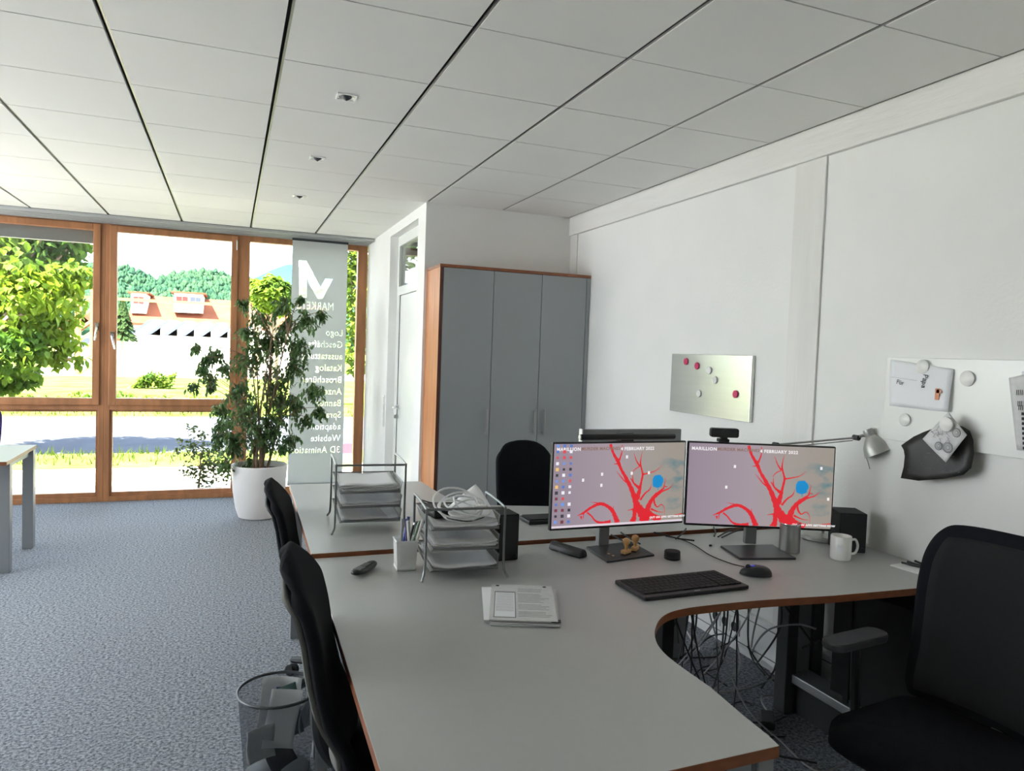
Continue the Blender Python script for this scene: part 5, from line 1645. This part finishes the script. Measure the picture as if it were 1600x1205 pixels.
# calendar sheets at the right edge
root, f, o0, nn = sheet('calendar_sheet', [wp_(995, 292, .004), at(1650, 575, x=xw-.004), at(1655, 712, x=xw-.008), wp_(1055, 835, .008)], M['paper2'], 'printed calendar sheet pinned at the right end of the large board', 'calendar', bow=0.002, nrm=Vector((-1, 0, 0)))
for k, (X, Y) in enumerate(((1052, 395), (1060, 480), (1068, 510))):
    c = MB()
    for j in range(4 if k == 0 else 3):
        q = wp_(X+j*14, Y, 0.011)-o0
        c.box(q.x-0.0004, q.x, q.y-0.002, q.y+0.0, q.z-0.012, q.z+0.006)
    c.build('printed_block', M['ink_dark'], root)
for k in range(8):
    q = wp_(1094+k*1.5, 560+k*37, 0.011)-o0
    MB().box(q.x-0.0004, q.x, q.y-0.008, q.y+0.002, q.z-0.006, q.z+0.004).build('printed_mark', M['ink_dark'], root)
sheet('note_sheet', [wp_(1093, 245, .002), at(1660, 560, x=xw-.002), at(1660, 600, x=xw-.002), wp_(1100, 420, .002)], M['paper'], 'white sheet behind the calendar at the right edge', 'paper', nrm=Vector((-1, 0, 0)))

# ------------------------------------------------------------------ waste bin
BC = Vector((0.187, 2.705, 0))
wbn = empty('waste_bin', BC); tag(wbn, 'dark wire mesh waste bin full of paper behind the near left chair', 'waste bin')
RB, HB = 0.142, 0.315
MB().lathe([(RB*0.80, 0.012), (RB*0.99, HB)], n=40, caps=False).build('mesh_wall', M['mesh_bin'], wbn, smooth=True)
MB().lathe([(0.001, 0.0), (RB*0.80, 0.0), (RB*0.82, 0.012), (RB*0.78, 0.016), (0.001, 0.008)], n=40, caps=False).build('base', M['dark_metal'], wbn, smooth=True)
MB().tube([(RB*math.cos(2*PI*k/40), RB*math.sin(2*PI*k/40), HB) for k in range(40)], 0.0055, 8, closed=True).build('rim', M['dark_metal'], wbn, smooth=True)


def binp(name, label, cat, x, y, z, w_, h_, rz, tilt, m_, roll=0.0, bend=0.01):
    o = empty(name, BC+Vector((x, y, z)), 0)
    tag(o, label, cat, 'waste paper in the bin')
    Rr = Matrix.Rotation(rz, 3, 'Z') @ Matrix.Rotation(tilt, 3, 'X') @ Matrix.Rotation(roll, 3, 'Y')
    MB().grid(lambda u, v: Rr @ Vector(((u-.5)*w_, bend*math.sin(u*PI)+bend*math.sin(v*5), v*h_)), 8, 8).build('page', m_, o, solid=0.0012, smooth=True)
    return o, Rr


M['leaflet'] = mat('green_leaflet', (84, 112, 108), 0.6)
M['navy'] = mat('navy_print', (52, 54, 100), 0.6)
binp('waste_envelope', 'white envelope leaning at the front in the waste bin', 'paper', -0.005, -0.05, 0.12, 0.11, 0.20, 0.1, -0.25, M['paper'], 0.2)
binp('waste_card', 'grey card low at the left side inside the waste bin', 'paper', -0.055, -0.06, 0.09, 0.10, 0.12, 0.35, -0.1, M['paper2'], -0.05)
binp('plastic_wrapper', 'crumpled clear white wrapper at the back of the waste bin', 'wrapper', 0.0, 0.08, 0.13, 0.14, 0.19, -0.1, -0.1, M['paper2'], 0.1, 0.02)
o, Rr = binp('tea_leaflet', 'green leaflet with white letters standing in the waste bin', 'leaflet', 0.055, 0.0, 0.13, 0.085, 0.19, 0.3, -0.15, M['leaflet'], -0.15, 0.004)
for wd, hh_ in (('YOGI', 0.150), ('FOR', 0.098)):
    e_ = (Rr @ Matrix.Rotation(PI/2, 3, 'X')).to_euler()
    text(wd, 0.026, M['paper'], o, Rr @ Vector((-0.036, -0.008, hh_)), e_, extrude=0.0003)
binp('blue_card', 'small navy and white card at the back of the waste bin', 'card', 0.01, 0.035, 0.15, 0.06, 0.15, 0.0, -0.1, M['navy'], 0.1, 0.002)
binp('waste_sheet', 'white sheet at the right rim of the waste bin', 'paper', 0.10, 0.03, 0.13, 0.09, 0.17, 1.0, 0.1, M['paper'], 0.0, 0.01)
binp('magazine', 'dark folded brochure low in the waste bin', 'brochure', 0.03, -0.02, 0.03, 0.10, 0.16, 0.4, -0.3, M['dark_metal'], -0.3, 0.01)

# ------------------------------------------------------------------ under the desk: pedestal, cables, power strip
pe = empty('computer_tower', (2.475, 2.02, 0)); tag(pe, 'black computer tower hanging under the right end of the near desk', 'computer')
MB().box(-0.10, 0.09, -0.27, 0.27, 0.20, 0.66).build('case', M['black_matte'], pe, bevel=0.006)
MB().box(-0.09, 0.08, -0.278, -0.27, 0.22, 0.64).build('front_panel', M['black'], pe, bevel=0.003)
for y_ in (-0.18, 0.18):
    MB().box(-0.108, -0.101, y_-0.012, y_+0.012, 0.19, ZN-0.028).build('hanging_strap', M['black_matte'], pe)
ps = empty('power_strip', (1.75, 3.05, 0), 0.15); tag(ps, 'white power strip on the floor under the desks with plugs in it', 'power strip')
MB().box(-0.2, 0.2, -0.028, 0.028, 0, 0.04).build('housing', M['white'], ps, bevel=0.004)
for k in range(4):
    MB().lathe([(0.02, 0.04), (0.02, 0.041)], -0.14+k*0.09, 0, 0, 16).build('socket', M['dark_metal'], ps)
    MB().box(-0.155+k*0.09, -0.125+k*0.09, -0.015, 0.015, 0.041, 0.075).build('plug', M['black' if k % 2 else 'white'], ps, bevel=0.003)
cables = [
    ('black', [(1052, 938, 2.62, None), (1058, 985, None, 0.22), (1063, 1015, None, 0.02), (1080, 1025, None, 0.01)], 'black cable hanging down at the inner curve, leftmost'),
    ('black', [(1082, 938, 2.62, None), (1084, 980, None, 0.25), (1088, 1010, None, 0.02), (1100, 1030, None, 0.01)], 'second black cable hanging down from the left, under the desk'),
    ('black', [(1090, 936, 2.6, None), (1086, 985, None, 0.25), (1075, 1020, None, 0.01)], 'black cable curving left under the desk'),
    ('black', [(1132, 936, 2.58, None), (1131, 975, None, 0.3), (1128, 1010, None, 0.08), (1120, 1030, None, 0.01)], 'black cable hanging in front of the trunking, left one'),
    ('black', [(1148, 936, 2.55, None), (1153, 965, None, 0.4), (1148, 998, None, 0.15), (1115, 1015, None, 0.01)], 'black cable bulging to the right in front of the sockets'),
    ('black', [(1170, 936, 2.5, None), (1169, 1000, None, 0.15), (1180, 1030, None, 0.03), (1195, 1055, None, 0.01)], 'straight black cable hanging before the middle of the trunking'),
    ('grey', [(1190, 936, 2.5, None), (1178, 985, None, 0.25), (1174, 1012, None, 0.1)], 'thin grey cable hanging slanted beside the sockets'),
    ('black', [(1216, 932, 2.45, None), (1240, 965, 2.4, None), (1275, 1012, 2.3, None)], 'black cable running diagonally down to the right behind the column'),
    ('black', [(1221, 932, 2.45, None), (1217, 985, 2.42, None), (1200, 1035, None, 0.02)], 'black cable hanging at the right end of the trunking'),
    ('grey', [(1275, 983, 2.28, None), (1245, 976, 2.35, None), (1200, 985, 2.45, None), (1180, 1015, None, 0.08), (1182, 1035, None, 0.02)], 'grey cable making a wide arc from the column to the floor'),
    ('grey', [(1168, 1005, None, 0.06), (1155, 1045, None, 0.02), (1125, 1070, None, 0.02), (1112, 1084, None, 0.02)], 'grey cable snaking over the floor to the left'),
    ('grey', [(1284, 1022, None, 0.12), (1230, 1050, None, 0.06), (1170, 1075, None, 0.02), (1115, 1084, None, 0.02)], 'long pale cable running over the floor from the column to the left'),
    ('grey', [(1205, 1088, None, 0.01), (1225, 1083, None, 0.02), (1260, 1092, None, 0.02), (1300, 1112, None, 0.02), (1330, 1124, None, 0.02)], 'pale cable on the floor ending at the large chair'),
    ('grey', [(1218, 1086, None, 0.02), (1192, 1088, None, 0.02), (1192, 1100, None, 0.01), (1206, 1120, None, 0.01)], 'short pale cable end curling down on the floor'),
    ('white', [(1045, 987, None, 0.10), (1060, 1003, None, 0.06), (1080, 1018, None, 0.02)], 'white cable at the inner curve of the desk, left one'),
    ('white', [(1073, 987, None, 0.10), (1083, 1003, None, 0.06), (1092, 1012, None, 0.02), (1090, 1018, None, 0.01)], 'white cable at the inner curve of the desk, right one'),
    ('black', [(1045, 1030, None, 0.01), (1080, 1028, None, 0.02), (1120, 1026, None, 0.01), (1145, 1010, None, 0.01)], 'black cable lying across the floor below the sockets'),
    ('black', [(1050, 1035, None, 0.01), (1085, 1015, None, 0.03), (1110, 995, None, 0.05), (1135, 990, None, 0.12)], 'black cable lying slanted on the floor towards the sockets'),
    ('black', [(1170, 1010, None, 0.08), (1195, 1050, None, 0.02), (1230, 1080, None, 0.01), (1250, 1085, None, 0.01)], 'black cable looping over the floor below the trunking'),
    ('black', [(1190, 1075, None, 0.01), (1240, 1045, None, 0.03), (1275, 1020, None, 0.12), (1283, 1000, 2.3, None)], 'black cable rising beside the dark column'),
]
for (kind, pts, lab) in cables:
    P_ = [at(a, b_, y=y_) if y_ is not None else at(a, b_, z=z_+0.005) for a, b_, y_, z_ in pts]
    for p_ in P_:
        if p_.x > XR-0.05: p_.x = XR-0.05
        p_.y = min(p_.y, 3.35)
        if p_.z > ZN-0.035: p_.z = ZN-0.035
    o0 = Vector((P_[0].x, P_[0].y, 0))
    r0 = empty('cable', o0); tag(r0, lab, 'cable', 'cables under the near desk')
    MB().tube([v-o0 for v in smooth_path(P_, 8)], 0.0045, 6).build('lead', M['cable_'+kind], r0, smooth=True)
    e_ = P_[0]-o0
    if e_.z > 0.6: MB().tube([e_+Vector((0, 0, 0.02)), e_+Vector((0, 0, -0.01))], 0.006, 6).build('plug', M['cable_'+kind], r0)
# cables behind the monitors on the rear desk
for k, (pts, lab) in enumerate((([(955, 836), (975, 846), (990, 853)], 'black cable on the rear desk under the left monitor, left one'), ([(970, 832), (985, 842), (1000, 850)], 'black cable on the rear desk under the left monitor, second one'), ([(1022, 832), (1045, 838), (1062, 842), (1085, 845)], 'black cable on the rear desk running right between the monitors'),
                                ([(1072, 826), (1066, 834), (1056, 842)], 'short black cable hanging between the two monitors'), ([(1115, 824), (1118, 832), (1116, 838)], 'thin black cable loop left below the right monitor'), ([(1148, 826), (1134, 832), (1122, 839)], 'black cable crossing below the right monitor'), ([(1165, 827), (1150, 830), (1128, 840)], 'second black cable crossing below the right monitor'))):
    P_ = [at(a, b_, z=ZF+0.005) for a, b_ in pts]
    o0 = P_[0].copy()
    r0 = empty('cable', o0); tag(r0, lab, 'cable', 'cables behind the monitors')
    MB().tube([v-o0 for v in smooth_path(P_, 6)], 0.0035, 6).build('lead', M['cable_black'], r0, smooth=True)

# the tangle of cables under the near desk
r_ = random.Random(77)
for k in range(16):
    x0, y0 = r_.uniform(1.75, 2.25), r_.uniform(2.55, 2.64)
    x1, y1 = x0+r_.uniform(-.35, .25), y0+r_.uniform(-.35, .35)
    x2, y2 = x1+r_.uniform(-.4, .3), y1+r_.uniform(-.3, .3)
    kind = 'black' if k % 5 else 'grey'
    zm = r_.uniform(0.15, 0.4)
    P_ = [(x0, y0, ZN-0.03), (x0+r_.uniform(-.04, .04), y0+r_.uniform(-.06, .06), zm+0.2), ((x0+x1)/2, (y0+y1)/2, zm*0.5), (x1, y1, 0.012), ((x1+x2)/2+r_.uniform(-.1, .1), (y1+y2)/2+r_.uniform(-.1, .1), 0.012+r_.uniform(0, .03)), (x2, y2, 0.012)]
    P_ = [Vector(p_) for p_ in P_]
    o0 = Vector((x0, y0, 0))
    r0 = empty('cable', o0); tag(r0, 'thin %s cable in the tangle hanging down under the near desk' % kind, 'cable', 'tangled %s cables under the near desk' % kind)
    MB().tube([v-o0 for v in smooth_path(P_, 7)], 0.0038, 6).build('lead', M['cable_'+kind], r0, smooth=True)
for k, (x_, y_, a_) in enumerate(((1.72, 2.60, 0.4), (1.95, 2.35, -0.5), (2.2, 2.45, 0.9))):
    r0 = empty('power_adapter', (x_, y_, 0), a_); tag(r0, 'black power adapter on the floor under the near desk, %s' % ('leftmost, near the black leg', 'in front of the sockets', 'beside the steel foot')[k], 'adapter')
    MB().box(-0.06, 0.06, -0.028, 0.028, 0, 0.034).build('housing', M['black'], r0, bevel=0.005)
    MB().tube(smooth_path([(0.06, 0, 0.015), (0.12, 0.02, 0.008), (0.16, 0.10, 0.006), (0.10, 0.16, 0.006)], 5), 0.0035, 6).build('cord', M['cable_black'], r0, smooth=True)
